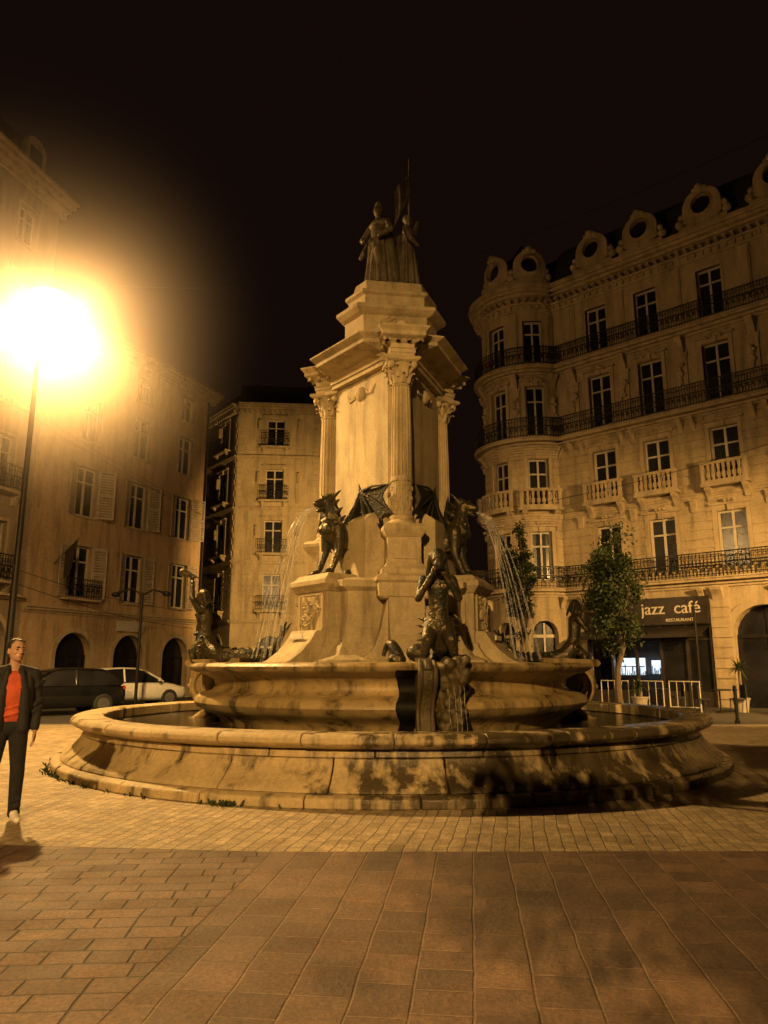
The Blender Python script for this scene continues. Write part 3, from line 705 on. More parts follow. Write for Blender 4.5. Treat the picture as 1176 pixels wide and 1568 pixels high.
def cornice(B,f,s0,s1,z,lays,key='trim'):
    zz=z
    for h,o in lays: B[key].fbox(f,s0,s1,-.1,o,zz,zz+h-.003); zz+=h
def finish(B,e,wall,trim='trim',roof='slate'):
    B['wall'].obj('walls',wall,e); B['trim'].obj('stone_trim',trim,e); B['glass'].obj('window_panes','glass',e)
    B['frame'].obj('window_frames','frame',e); B['iron'].obj('iron_railings','iron',e); B['shutter'].obj('shutters','shutter',e); B['roof'].obj('roof',roof,e)

# ---- right: haussmann corner building
e=empty('haussmann_corner_building',(8.05,33,0)); B=newB()
dR=(.731,-.682); nR=(-.682,-.731); F0=(8.05,33.0)
fR=lin(F0,dR,nR)
C=(7.2,35.0); rt=2.2
def fT(s,o,z):
    a=R(120)+s/rt; return (C[0]+(rt+o)*math.cos(a),C[1]+(rt+o)*math.sin(a),z)
fT.curved=True
LT=R(172.9)*rt; LR=22.0
cols=[2.28,4.62,7.35,10.2,12.9,15.6,18.4]; tcols=[R(47)*rt,R(98)*rt,R(147)*rt]
d2=(.3,.954); n2=(-.954,.3); P2=(C[0]+rt*math.cos(R(120)),C[1]+rt*math.sin(R(120)))
f2=lambda s,o,z:(P2[0]+d2[0]*(16-s)+n2[0]*o,P2[1]+d2[1]*(16-s)+n2[1]*o,z)
fls=[(4.85,8.2,5.25,7.45,1.1,'sur rust'),(8.2,11.7,8.55,10.85,1.1,'sur bal rust'),(11.7,15.3,12.0,14.4,1.05,'sur'),(15.3,19.0,15.65,17.7,1.0,'thin')]
facade(B,fR,LR,fls,cols)
flt=[(a,b,c,d,.95,st) for a,b,c,d,_,st in fls]
facade(B,fT,LT,flt,tcols)
facade(B,f2,16,fls,[2,5,8,11,14])
for f,s0,s1,cc in ((fR,0,LR,cols),(fT,0,LT,tcols),(f2,0,16,[2,5,8,11,14])):
    cornice(B,f,s0,s1,4.5,[(.1,.08),(.12,.2),(.1,.45),(.06,.5)])
    rail(B,f,s0,s1,.44,4.88,.95,.14)
    cornice(B,f,s0,s1,8.0,[(.08,.06),(.1,.12),(.06,.16)])
    cornice(B,f,s0,s1,11.42,[(.08,.08),(.1,.2),(.12,.5),(.05,.55)])
    rail(B,f,s0,s1,.48,11.77,.95,.11)
    cornice(B,f,s0,s1,14.95,[(.1,.08),(.12,.25),(.12,.42),(.05,.48)])
    rail(B,f,s0,s1,.42,15.34,.9,.11)
    cornice(B,f,s0,s1,18.2,[(.1,.06),(.25,.02),(.1,.1)])
    cornice(B,f,s0,s1,18.75,[(.15,.12),(.12,.3),(.14,.5),(.12,.62),(.08,.66)])
    s=s0+.15
    while s<s1-.1:
        B['trim'].fbox(f,s,s+.12,.0,.42,18.62,18.745); B['trim'].fbox(f,s,s+.07,.0,.10,18.33,18.50); s+=.32
    mids=[(cc[i]+cc[i+1])/2 for i in range(len(cc)-1)]+[cc[0]-1.25 if f is not fT else cc[0]-.9, cc[-1]+1.35 if f is not fT else cc[-1]+.8]
    for m_ in mids:
        if m_<s0+.1 or m_>s1-.1: continue
        console(B,f,m_-.25,11.42,.55,.42,.09); console(B,f,m_+.25,11.42,.55,.42,.09)
        console(B,f,m_,14.95,.75,.4,.14); console(B,f,m_,4.5,.5,.4,.1); console(B,f,m_,8.0,.5,.2,.12)
        B['trim'].fbox(f,m_-.22,m_+.22,-.05,.07,12.0,14.15); B['trim'].fbox(f,m_-.27,m_+.27,-.05,.1,14.15,14.3)
        B['trim'].fbox(f,m_-.22,m_+.22,-.05,.06,15.6,18.15); B['trim'].fbox(f,m_-.16,m_+.16,.0,.09,15.75,18.0)
        for j in range(7):
            B['trim'].ell(f(m_+random.gauss(0,.07),.12,13.75-.13*j),(.12-.008*j,.12-.008*j,.09))
    for c in cc:
        for j in range(5): B['trim'].ell(f(c+(j-2)*.14,.15,14.62+.05*(2-abs(j-2))),(.09,.09,.08))
        for j in range(5): B['trim'].ell(f(c+(j-2)*.12,.13,11.15+.04*(2-abs(j-2))),(.08,.08,.07))
        for j in range(3): B['trim'].ell(f(c+(j-1)*.16,.13,7.83),(.1,.08,.07))
    B['trim'].fbox(f,s0,s1,-.15,.12,19.36,19.62)
    nseg=1 if f is not fT else 24
    for i in range(nseg):
        a=s0+(s1-s0)*i/nseg; b=s0+(s1-s0)*(i+1)/nseg
        hh=22.2
        P=[(-.2,19.5),(-.55,20.6),(-1.0,21.6),(-1.6,hh),(-4.0 if f is not fT else -2.15,hh+.8)]
        rings=[[f(q,o,z) for q in (a,b)] for o,z in P]
        vs=[p for r in rings for p in r]; B['roof'].add(vs,[(2*k,2*k+1,2*k+3,2*k+2) for k in range(len(P)-1)])
    dc=cc if f is not fT else [cc[1],cc[2]]
    for c in dc:
        t=B['trim']; zc=20.65
        def outl(k,nn=24):
            a=2*pi*k/nn-pi/2
            x,z=.80*math.cos(a),.80*math.sin(a)
            if z<0: x=.80*(1 if x>0 else -1)*min(1,abs(x)/.80*1.6) ; z=max(z,-.8)
            return (c+x,zc+z)
        ring_o=[outl(k) for k in range(24)]; ring_i=[(c+.40*math.cos(2*pi*k/24-pi/2),zc+.44*math.sin(2*pi*k/24-pi/2)) for k in range(24)]
        ring_m=[(c+.52*math.cos(2*pi*k/24-pi/2),zc+.56*math.sin(2*pi*k/24-pi/2)) for k in range(24)]
        vs=[f(a,.02,b) for a,b in ring_o]+[f(a,.05,b) for a,b in ring_m]+[f(a,.14,b) for a,b in ring_i]+[f(a,-.14,b) for a,b in ring_i]+[f(a,-1.3,b) for a,b in ring_o]
        fs=[]
        for k in range(24):
            k2=(k+1)%24; fs+=[(k,k2,24+k2,24+k),(24+k,24+k2,48+k2,48+k),(48+k,48+k2,72+k2,72+k),(k,96+k,96+k2,k2)]
        t.add(vs,fs); B['glass'].add([f(a,-.12,b) for a,b in ring_i],[tuple(range(24))])
        t.fbox(f,c-1.0,c+1.0,-.8,.05,19.63,19.90)
        for s in (-1,1):
            for (dx,dz,rr) in ((.98,-.52,.2),(.90,-.22,.14)): t.ell(f(c+s*dx,-.1,zc+dz),(rr,rr,rr))
        t.ell(f(c,.06,zc+.78),(.22,.2,.2)); t.ell(f(c-.2,.04,zc+.72),(.15,.12,.12)); t.ell(f(c+.2,.04,zc+.72),(.15,.12,.12))
for z,o in ((8.2,.35),(11.4,.45)):
    for i in range(5): B['trim'].fbox(fT,R(75)*rt,LT-.1,-.05,o*(i+1)/5*.9,z-.5+.1*i-.0,z-.5+.1*(i+1)-.003)
w=B['wall']; g=B['glass']; sh=MB()
w.fbox(fR,0,1.0,-.4,0,0,4.5); w.fbox(fR,6.25,7.0,-.4,.06,0,4.5); w.fbox(fR,1.0,6.25,-.4,0,4.22,4.5)
P=arch_wall(w,fR,7.0,9.3,2.6,4.5,-.5,0); archivolt(B,fR,P,8.15,2.6,.3,.08); g.fbox(fR,7.0,9.3,-.5,-.46,0,3.75); w.fbox(fR,9.3,10.2,-.4,.06,0,4.5)
for k in range(4):
    a=10.2+k*3; arch_wall(w,fR,a,a+2.2,2.6,4.5,-.5,0); g.fbox(fR,a,a+2.2,-.5,-.46,0,3.75); w.fbox(fR,a+2.2,a+3.0,-.4,.06,0,4.5)
for q in (6.25,9.3):
    for j in range(10): B['trim'].fbox(fR,q+.02,q+.73,.06,.10,.3+j*.38,.3+j*.38+.32)
    console(B,fR,q+.35,4.5,.6,.4,.2)
for q in (8.15,): B['iron'].fbox(fR,q-.05,q+.05,-.45,-.38,0,3.7); B['iron'].fbox(fR,7.0,9.3,-.45,-.39,2.55,2.68)
for (a,b) in ((0,R(30)*rt),(R(62)*rt,R(84)*rt),(R(112)*rt,R(132)*rt),(R(162)*rt,LT)): w.fbox(fT,a,b,-.4,0,0,4.5)
for (a,b) in ((R(30)*rt,R(62)*rt),(R(84)*rt,R(112)*rt),(R(132)*rt,R(162)*rt)):
    w.fbox(fT,a,b,-.4,0,3.5,4.5); 
    arch_wall(w,fT,a,b,2.9,3.503,-.4,0,8); g.fbox(fT,a,b,-.4,-.38,0,3.5); B['frame'].fbox(fT,(a+b)/2-.05,(a+b)/2+.05,-.38,-.32,0,3.4); B['frame'].fbox(fT,a,b,-.38,-.33,2.75,2.88)
w.fbox(f2,0,16,-.4,0,0,4.5)
sh.fbox(fR,1.0,6.25,-.02,.16,3.12,4.2); sh.fbox(fR,1.0,6.25,-2.2,-2.1,0,3.12); 
for q in (1.0,2.05,3.1,4.15,5.2,6.15): sh.fbox(fR,q,q+.10,-.12,.06,0,3.12)
sh.fbox(fR,1.1,3.1,-.1,.02,0,.55); sh.fbox(fR,4.25,6.15,-.1,.02,0,.55); sh.fbox(fR,1.1,6.15,-.08,.0,2.5,2.58)
sh.fbox(fR,1.0,6.25,-2.2,-.02,3.0,3.1)
so=sh.obj('shopfront','shop',e)
g.fbox(fR,4.25,6.15,-.07,-.05,.55,3.0)
lit=MB(); lit.fbox(fR,1.9,3.05,-1.0,-.96,1.15,1.85); lit.fbox(fR,3.25,4.1,-1.2,-1.16,1.2,1.75); lit.fbox(fR,5.35,5.6,-.9,-.88,1.0,1.25)
lit.obj('lit_bar_display',emis('bar_display_light',(.62,.80,1.0),2.2),e)
bot=MB()
for i in range(26):
    q=1.95+i*.08; bot.fbox(fR,q,q+random.uniform(.02,.045),-.9,-.86,1.1,1.1+random.uniform(.12,.5))
bot.fbox(fR,1.9,3.05,-.92,-.85,1.48,1.52)
bot.obj('bottles_on_bar','shop',e)
kk=MB()
kk.fbox(fR,.5,LR,-10,-2.25,.0,19.3); kk.fbox(fR,.8,LR,-2.3,-.45,4.3,19.3); kk.lathe(lambda x,y,z:(C[0]+x,C[1]+y,z),[(1.75,0),(1.75,19.4),(.4,22.0)],24)
kk.obj('building_core','shop',e)
finish(B,e,'facade')
sg=empty('cafe_sign',fR(4.6,.2,3.6))
def text(body,s,o,z,size,mat,parent,f=fR,d=dR,n=nR,name='lettering',ext=.015):
    cu=bpy.data.curves.new(name,'FONT'); cu.body=body; cu.size=size; cu.extrude=ext; cu.align_x='CENTER'
    o_=bpy.data.objects.new(name+'_t',cu); scene.collection.objects.link(o_)
    dg=bpy.context.evaluated_depsgraph_get(); me=bpy.data.meshes.new_from_object(o_.evaluated_get(dg)); bpy.data.objects.remove(o_)
    p=f(s,o,z); X=Matrix(((d[0],0,n[0],p[0]),(d[1],0,n[1],p[1]),(0,1,0,p[2]),(0,0,0,1)))
    me.transform(X); me.materials.clear(); me.materials.append(mat); ob=bpy.data.objects.new(name,me); scene.collection.objects.link(ob); par(ob,parent)
ml=plain('sign_letters_cream',(.55,.5,.42),.6,0,.1,5,0)
text('jazz  café',4.75,.205,3.56,.66,ml,sg); text('RESTAURANT',5.1,.205,3.24,.18,ml,sg,name='small_lettering')
bd=MB(); bd.fbox(fR,2.9,6.2,.165,.19,3.15,4.17); bd.obj('sign_board','shop',sg)
aw=MB()
aw.add([fR(1.0,.05,3.05),fR(6.2,.05,3.05),fR(6.2,.9,2.75),fR(1.0,.9,2.75),fR(6.2,.9,2.6),fR(1.0,.9,2.6)],[(0,1,2,3),(3,2,4,5)])
aw.obj('cafe_awning','shop',sg)

# ---- left building
e=empty('plastered_apartment_building',(-9.6,38.8,0)); B=newB()
dL=(-.407,-.914); nL=(.914,-.407); PL=(-9.6,38.8); fL=lin(PL,dL,nL); cl=[1.8,5.0,8.2]
facade(B,fL,10.9,[(0,3.75,.0,2.9,1.9,'arch'),(3.75,7.3,4.35,6.55,1.15,'thin shut sill'),(7.3,10.7,7.85,10.0,1.15,'thin shut sill'),(10.7,13.8,11.25,13.2,1.1,'thin sill'),(13.8,15.7,14.1,15.4,1.0,'thin sill')],cl)
cornice(B,fL,0,10.9,3.6,[(.1,.06),(.1,.16),(.06,.24)]); cornice(B,fL,-.4,10.9,15.7,[(.15,.1),(.12,.3),(.12,.5),(.1,.62)])
B['wall'].box(lambda x,y,z:fL(x,y,z),.0,10.9,-9,-.42,0,15.65)
B['roof'].add([fL(-.5,.7,16.2),fL(10.9,.7,16.2),fL(10.9,-9.3,16.2),fL(-.5,-9.3,16.2),fL(2,-4.5,18),fL(10.9,-4.5,18)],[(0,1,5,4),(1,2,5),(2,3,4,5),(3,0,4),(0,3,2,1)])
rail(B,fL,7.3,9.2,.4,4.30,.8); B['trim'].fbox(fL,7.3,9.2,0,.42,4.2,4.29)
B['iron'].fbox(fL,.15,.24,.02,.11,.2,15.7)
finish(B,e,'plaster','trim','tile')
sg=empty('shop_sign',fL(5,.1,3.2)); bd=MB(); bd.fbox(fL,4.2,5.9,.06,.14,3.05,3.5); bd.obj('board','white',sg)
fg=empty('wall_flag',fL(9.6,.2,6)); q=MB(); q.tube([fL(9.6,0,5.6),fL(9.6,1.3,6.6)],[.02,.015],6)
q.add([fL(9.6,.6,6.05),fL(9.6,1.25,6.55),fL(9.75,1.15,5.3),fL(9.7,.7,4.9)],[(0,1,2,3)]); q.obj('flag_cloth','shop',fg)

# ---- near left building
e=empty('tall_townhouse',(-14.1,28.5,0)); B=newB()
dN=(-.25,-.968); nN=(.968,-.25); fN=lin((-14.05,28.75),dN,nN)
facade(B,fN,16,[(0,4.2,0,3.4,2.2,'arch'),(4.2,7.6,4.7,6.9,1.1,'thin rail'),(7.6,11,8.1,10.2,1.1,'thin rail'),(11,14.4,11.5,13.6,1.1,'thin sill shut'),(14.4,17.8,14.9,16.9,1.1,'thin sill shut'),(17.8,20.6,18.2,19.8,1.0,'thin sill')],[1.7,4.9,8.1,11.3,14.3])
cornice(B,fN,-.3,16,20.6,[(.2,.12),(.15,.35),(.15,.6),(.12,.75)]); cornice(B,fN,0,16,4.0,[(.1,.1),(.1,.25)])
B['wall'].box(lambda x,y,z:fN(x,y,z),0,16,-9,-.42,0,20.6)
B['roof'].add([fN(-.2,-.1,21.2),fN(16,-.1,21.2),fN(16,-1.5,24),fN(-.2,-1.5,24),fN(-.2,-9,24),fN(16,-9,24),fN(-.2,-9,21.2)],[(0,1,2,3),(3,2,5,4),(0,3,4,6)])
for c in (1.7,4.9,8.1):
    P=[(c-.6,21.3),(c+.6,21.3),(c+.6,22.6)]+[(c+.6*math.cos(a),22.6+.5*math.sin(a)) for a in np.linspace(0,pi,9)[1:-1]]+[(c-.6,22.6)]
    B['trim'].loft([[fN(s,.0,z) for s,z in P],[fN(s,-1.2,z) for s,z in P]]); B['glass'].fbox(fN,c-.35,c+.35,.0,.02,21.6,22.6)
B['trim'].box(lambda x,y,z:fN(x,y,z),1.0,2.0,-5,-4,24,25.6)
finish(B,e,'plaster2','trim','slate')

# ---- middle building
e=empty('limestone_apartment_building',(-9.9,48,0)); B=newB()
dM=(.996,.09); nM=(.09,-.996); fM=lin((-9.9,48),dM,nM)
flm=[(0,4.4,0,3.4,1.5,'arch'),(4.4,8.0,5.1,7.4,1.2,'sur rail rust'),(8.0,11.6,8.8,11.0,1.2,'sur rail'),(11.6,15.2,12.4,14.5,1.2,'sur rail'),(15.2,18.6,16.1,18.0,1.2,'sur rail')]
facade(B,fM,5.6,flm,[2.55])
dM2=(.70,.714); nM2=(.714,-.70); pm=fM(5.6,0,0); fM3=lin(pm,dM2,nM2); facade(B,fM3,9,flm,[1.8,5.0])
pb=(-9.9,48); dM4=(-.60,.80); f4=lambda s,o,z:(pb[0]+dM4[0]*(8-s)+(-.8)*o,pb[1]+dM4[1]*(8-s)+(-.6)*o,z); facade(B,f4,8,flm,[2.0,6.0])
for f,a,b in ((fM,0,5.6),(fM3,0,9),(f4,0,8)):
    for z in (4.2,8.05,11.65,15.2): cornice(B,f,a,b,z,[(.08,.06),(.1,.14),(.06,.2)])
    cornice(B,f,a,b,18.5,[(.2,.08),(.12,.25),(.12,.42),(.1,.55)])
    s=a+.1
    while s<b-.1: B['trim'].fbox(f,s,s+.12,0,.24,18.42,18.69); s+=.34
    for q in (a+.05,b-.5):
        for j in range(34): B['trim'].fbox(f,q,q+(.45 if j%2 else .3),0,.05,4.6+j*.4,4.6+j*.4+.36)
    for q in ((a+b)/2-1.5,(a+b)/2+1.2):
        for z in (8.6,12.2,15.9): 
            B['trim'].fbox(f,q,q+.3,0,.08,z,z+2.1); [B['trim'].ell(f(q+.15,.12,z+2.0-.14*j),(.12,.12,.09)) for j in range(5)]
    B['roof'].add([f(a,0,19.0),f(b,0,19.0),f(b,-1.5,21),f(a,-1.5,21)],[(0,1,2,3)])
kk=MB(); a_=fM(0,-.45,0); b_=fM(5.6,-.45,0); c_=fM3(9,-.45,0); d_=f4(0,-.45,0)
kk.loft([[(a_[0]+.2,a_[1]+.1,z),(b_[0],b_[1]+.2,z),(c_[0],c_[1],z),(d_[0]+6,d_[1]+6,z),(d_[0]+.3,d_[1],z)] for z in (0,18.9)]); kk.obj('building_core','shop',e)
finish(B,e,'midwall','midwall','slate')

e=empty('background_townhouses',(0,75,0)); B=newB(); fB=lin((-30,78),(1,0),(0,-1))
facade(B,fB,70,[(0,4,0.3,3.2,1.6,'thin'),(4,7.5,4.6,6.6,1.1,'thin'),(7.5,11,8.1,10.1,1.1,'thin')],[2+3.2*i for i in range(21)])
cornice(B,fB,0,70,11,[(.2,.2),(.2,.5)]); finish(B,e,'plaster2','trim','slate')

# ================================================================ STREET LAMPS
LC=(1,.55,.155)
def addlight(e,loc,power,col,rad,target=None,cone=100,blend=.6,nm='sodium_bulb'):
    ld=bpy.data.lights.new(nm,'SPOT' if target else 'POINT'); ld.energy=power; ld.color=col; ld.shadow_soft_size=rad
    lo=bpy.data.objects.new(nm,ld); lo.location=loc; scene.collection.objects.link(lo)
    if target:
        ld.spot_size=R(cone); ld.spot_blend=blend
        lo.rotation_euler=(Vector(target)-Vector(loc)).to_track_quat('-Z','Y').to_euler()
    par(lo,e)
def street_lamp(x,y,h,power,arm=(0,0),glow_haze=0,col=LC,rad=.22,target=None,cone=100,blend=.6):
    e=empty('street_lamp',(x,y,0)); p=MB()
    p.lathe(lambda a,b,c:(x+a,y+b,c),[(.2,0),(.2,.12),(.14,.2),(.11,.9),(.13,.95),(.08,1.05),(.065,4),(.05,h+.45)],16)
    ax,ay=arm
    lx,ly=x+ax,y+ay
    if ax or ay: p.tube([(x,y,h+.3),(x+ax*.4,y+ay*.4,h+.55),(lx,ly,h+.52)],[.04,.035,.03],8)
    p.lathe(lambda a,b,c:(lx+a,ly+b,c),[(.05,h+.55),(.16,h+.52),(.42,h+.46),(.50,h+.40),(.48,h+.39)],20)
    p.obj('pole_and_hood','iron',e,True)
    addlight(e,(lx,ly,h),power,col,rad,target,cone,blend)
    if glow_haze:
        RR=6.0
        m,nt,b=newmat('lamp_glow_haze'); nt.nodes.remove(b)  # added scatter sphere, imitates the camera's glow around the bulb
        vs=N(nt,'ShaderNodeVolumeScatter'); vs.inputs['Anisotropy'].default_value=.2
        vs.inputs['Color'].default_value=(1,.85,.7,1)
        ge=N(nt,'ShaderNodeNewGeometry'); dd=N(nt,'ShaderNodeVectorMath',operation='DISTANCE'); nt.links.new(ge.outputs['Position'],dd.inputs[0]); dd.inputs[1].default_value=(lx,ly,h)
        mr=N(nt,'ShaderNodeMapRange'); nt.links.new(dd.outputs['Value'],mr.inputs[0]); mr.inputs[1].default_value=0; mr.inputs[2].default_value=RR-.1; mr.inputs[3].default_value=1; mr.inputs[4].default_value=0
        pw=N(nt,'ShaderNodeMath',operation='POWER'); nt.links.new(mr.outputs[0],pw.inputs[0]); pw.inputs[1].default_value=3.2
        mu=N(nt,'ShaderNodeMath',operation='MULTIPLY'); nt.links.new(pw.outputs[0],mu.inputs[0]); mu.inputs[1].default_value=glow_haze
        nt.links.new(mu.outputs[0],vs.inputs['Density'])
        nt.links.new(vs.outputs[0],nt.nodes['Material Output'].inputs['Volume'])
        q=MB(); q.ell((lx,ly,h),(RR,RR,RR),n=32,m=20); q.obj('lamp_glow_haze',m,e,True)
    return e
eA=street_lamp(-8.0,16,9.6,3900,(.15,.0),glow_haze=.32,rad=.42,col=(1,.55,.185))
addlight(eA,(-7.85,16,9.55),11500,(1,.55,.16),.12,(-8.0,15.0,0),156,.5,'reflector_beam')
street_lamp(-3,-12,9.0,84000,rad=.08,target=(1.0,8.5,-3.5),cone=76,blend=.55,col=(1,.57,.18))
street_lamp(15.5,15,6.5,27000,rad=.2,target=(9.8,31,.6),cone=80,blend=.95)
street_lamp(-.6,34,7.0,16000,rad=.2,target=(-7.5,48,6.5),cone=100,blend=.8)  # added lamp, unseen behind the monument, brightens the middle building

# ================================================================ TREES
def tree(name,loc,h,cz,cr,nclump,nleaf,ls,seed,mat='leaf',trunk=.12,cl_s=1.0):
    rs=np.random.RandomState(seed); rd=random.Random(seed)
    e=empty(name,loc); t=MB(); x,y,_=loc
    top=cz-cr[2]*.2
    pts=[(x+rd.gauss(0,.04)*i,y+rd.gauss(0,.04)*i,top*i/5) for i in range(6)]
    t.tube(pts,[trunk*(1.25 if i==0 else 1-.1*i) for i in range(6)],10)
    cl=[]
    for i in range(nclump):
        d=rs.normal(size=3); d/=np.linalg.norm(d); rr=rs.uniform(.15,1.1)**.6
        c=np.array([x,y,cz])+d*np.array(cr)*rr; cl.append(c)
        if i%3==0:
            b0=Vector(pts[rd.choice((3,4,5))]); c_=Vector(c); m_=(b0+c_)/2+Vector((rd.gauss(0,.1),rd.gauss(0,.1),.12))
            t.tube([b0,m_,c_],[trunk*.4,trunk*.22,trunk*.06],6)
    t.obj('trunk_and_limbs','bark',e,True)
    cl=np.array(cl); ci=rs.randint(0,nclump,nleaf); cs=rs.uniform(.12,.34,nclump)*min(cr)/1.2*cl_s
    P=cl[ci]+rs.normal(size=(nleaf,3))*cs[ci][:,None]
    a=rs.normal(size=(nleaf,3)); a/=np.linalg.norm(a,axis=1)[:,None]; b=rs.normal(size=(nleaf,3)); b=np.cross(a,b); b/=np.linalg.norm(b,axis=1)[:,None]
    s=ls*rs.uniform(.6,1.3,nleaf)[:,None]
    V=np.stack([P-a*s,P+b*s*.45+a*s*.1,P+a*s,P-b*s*.45+a*s*.1],1).reshape(-1,3)
    me=bpy.data.meshes.new('leaves'); me.from_pydata(V.tolist(),[],[(4*i,4*i+1,4*i+2,4*i+3) for i in range(nleaf)])
    me.materials.append(M[mat]); o=bpy.data.objects.new('leaves',me); scene.collection.objects.link(o); par(o,e)
tree('street_tree',(7.9,25.5,0),6.6,4.0,(.85,.85,2.1),60,8500,.075,3,'leaf2')
tree('street_tree',(5.45,30,0),7.5,4.9,(.6,.6,2.3),45,4500,.085,5,'leaf2')
tree('street_tree',(6.6,38,0),7.5,4.6,(.7,.8,2.6),45,4000,.1,6,'leaf2')
# plane trees standing behind the photographer throw the leafy shadow on the right
tree('plane_tree',(1.1,-5.1,0),8,5.45,(2.4,1.8,1.0),80,17000,.12,11,'leaf',.14,.95)
tree('plane_tree',(1.2,-7.6,0),7,6.05,(1.5,.9,.55),34,6000,.10,17,'leaf',.11,1.2)

def potted(loc,h,seed):
    rd=random.Random(seed); e=empty('potted_plant',loc); p=MB(); x,y,_=loc
    p.lathe(lambda a,b,c:(x+a,y+b,c),[(.2,0),(.26,.4),(.29,.42),(.29,.47),(.24,.47)],16); p.obj('pot','kerb',e,True)
    s=MB(); s.tube([(x,y,.4),(x,y,h*.6)],[.05,.035],7); s.obj('stem','bark',e,True)
    l=MB()
    for i in range(60):
        a=rd.uniform(0,2*pi); el=rd.uniform(-.3,1.2); L=rd.uniform(.35,.7)
        pts=[]
        for j in range(5):
            t=j/4; pts.append(Vector((x+math.cos(a)*L*t*math.cos(el),y+math.sin(a)*L*t*math.cos(el),h*.6+L*t*math.sin(el)-.25*t*t)))
        sd=Vector((-math.sin(a),math.cos(a),0))
        vs=[];
        for j,q in enumerate(pts): w=.03*(1-(j/4)**2)+.003; vs+=[q-sd*w,q+sd*w]
        l.add(vs,[(2*j,2*j+1,2*j+3,2*j+2) for j in range(4)])
    l.obj('fronds','leaf2',e)
potted((12.0,25.6,0),2.4,1); potted((12.9,24.4,0),1.9,2); potted((8.9,26.5,0),1.4,3)

# ================================================================ CARS
def car(loc,yaw,paint):
    e=empty('parked_car',loc); X=Matrix.Translation(loc)@Matrix.Rotation(yaw,4,'Z')
    def ring(x,zb,zt,hw,k=.35):
        pts=[]; H=(zt-zb)/2; zc=(zt+zb)/2
        for i in range(20):
            a=2*pi*i/20; ca,sa=math.cos(a),math.sin(a)
            pts.append(Vector((x,hw*math.copysign(abs(ca)**k,ca),zc+H*math.copysign(abs(sa)**.55,sa))))
        return pts
    b=MB(); b.loft([ring(*q) for q in ((-2.12,.42,.70,.60),(-2.06,.30,.86,.74),(-1.9,.24,.94,.80),(-1.3,.2,.97,.86),(-.4,.2,.97,.875),(.5,.2,.96,.87),(1.0,.2,.93,.86),(1.5,.22,.86,.83),(1.9,.25,.76,.77),(2.08,.32,.64,.68),(2.13,.42,.55,.58))])
    b.xf(X).obj('body',paint,e,True,angle=60)
    g=MB()
    def gr(x,zt,hb,ht): return [Vector((x,-hb,.9)),Vector((x,-ht-.03,(zt-.9)*.8+.9)),Vector((x,-ht+.08,zt)),Vector((x,ht-.08,zt)),Vector((x,ht+.03,(zt-.9)*.8+.9)),Vector((x,hb,.9))]
    st=((-1.95,.93,.72,.70),(-1.62,1.30,.78,.62),(-1.35,1.40,.79,.60),(-.5,1.44,.80,.60),(.1,1.42,.80,.60),(.35,1.34,.79,.62),(1.05,.95,.76,.70))
    g.loft([gr(*q) for q in st]); g.xf(X).obj('windows','glass',e,True,angle=30)
    r=MB()
    rr=[[Vector((x,-ht+.02,zt-.035)),Vector((x,-ht+.1,zt+.02)),Vector((x,ht-.1,zt+.02)),Vector((x,ht-.02,zt-.035))] for x,zt,ht in ((-1.5,1.35,.62),(-1.3,1.41,.61),(-.5,1.45,.61),(.1,1.43,.61),(.32,1.36,.62))]
    r.loft(rr)
    for s in (-1,1):
        for P in (((.35,.62,1.36),(1.08,.77,.93)),((-1.55,.63,1.33),(-1.95,.74,.93)),((-.45,.63,1.4),(-.45,.80,.93))):
            (x0,y0,z0),(x1,y1,z1)=P; r.tube([(x0,s*y0,z0),(x1,s*y1,z1)],.035,6)
        r.ell((.85,s*.95,1.0),(.07,.1,.07))
    r.xf(X).obj('roof_and_pillars',paint,e,True)
    w=MB(); c=MB()
    for x in (-1.3,1.32):
        for s in (-1,1):
            m_=MB(); m_.loft([[Vector((x+rr*math.cos(a),s*yy,.32+rr*math.sin(a))) for a in np.linspace(0,2*pi,21)[:-1]] for rr,yy in ((.28,.66),(.32,.68),(.32,.85),(.28,.885),(.2,.885))]); w.add(m_.v,m_.f)
            c.loft([[Vector((x+rr*math.cos(a),s*yy,.32+rr*math.sin(a))) for a in np.linspace(0,2*pi,21)[:-1]] for rr,yy in ((.2,.88),(.19,.892),(.05,.90))])
    w.xf(X).obj('tyres','tyre',e,True); c.xf(X).obj('hubcaps','chrome',e,True)
    t=MB(); 
    for s in (-1,1): t.ell((-2.04,s*.62,.80),(.06,.13,.09)); 
    t.xf(X).obj('tail_lights','redglass',e,True)
    t=MB()
    for s in (-1,1): t.ell((1.98,s*.56,.66),(.1,.16,.07))
    t.box(ID,-2.14,-2.11,-.26,.26,.5,.61); t.box(ID,2.12,2.15,-.26,.26,.38,.49)
    t.xf(X).obj('headlights_and_plates','lampglass',e)
car((-10.6,24.4,0),R(222),'black_paint')
car((-9.9,29.4,0),R(40),'white_paint')
car((-15.5,21.5,0),R(75),'black_paint')

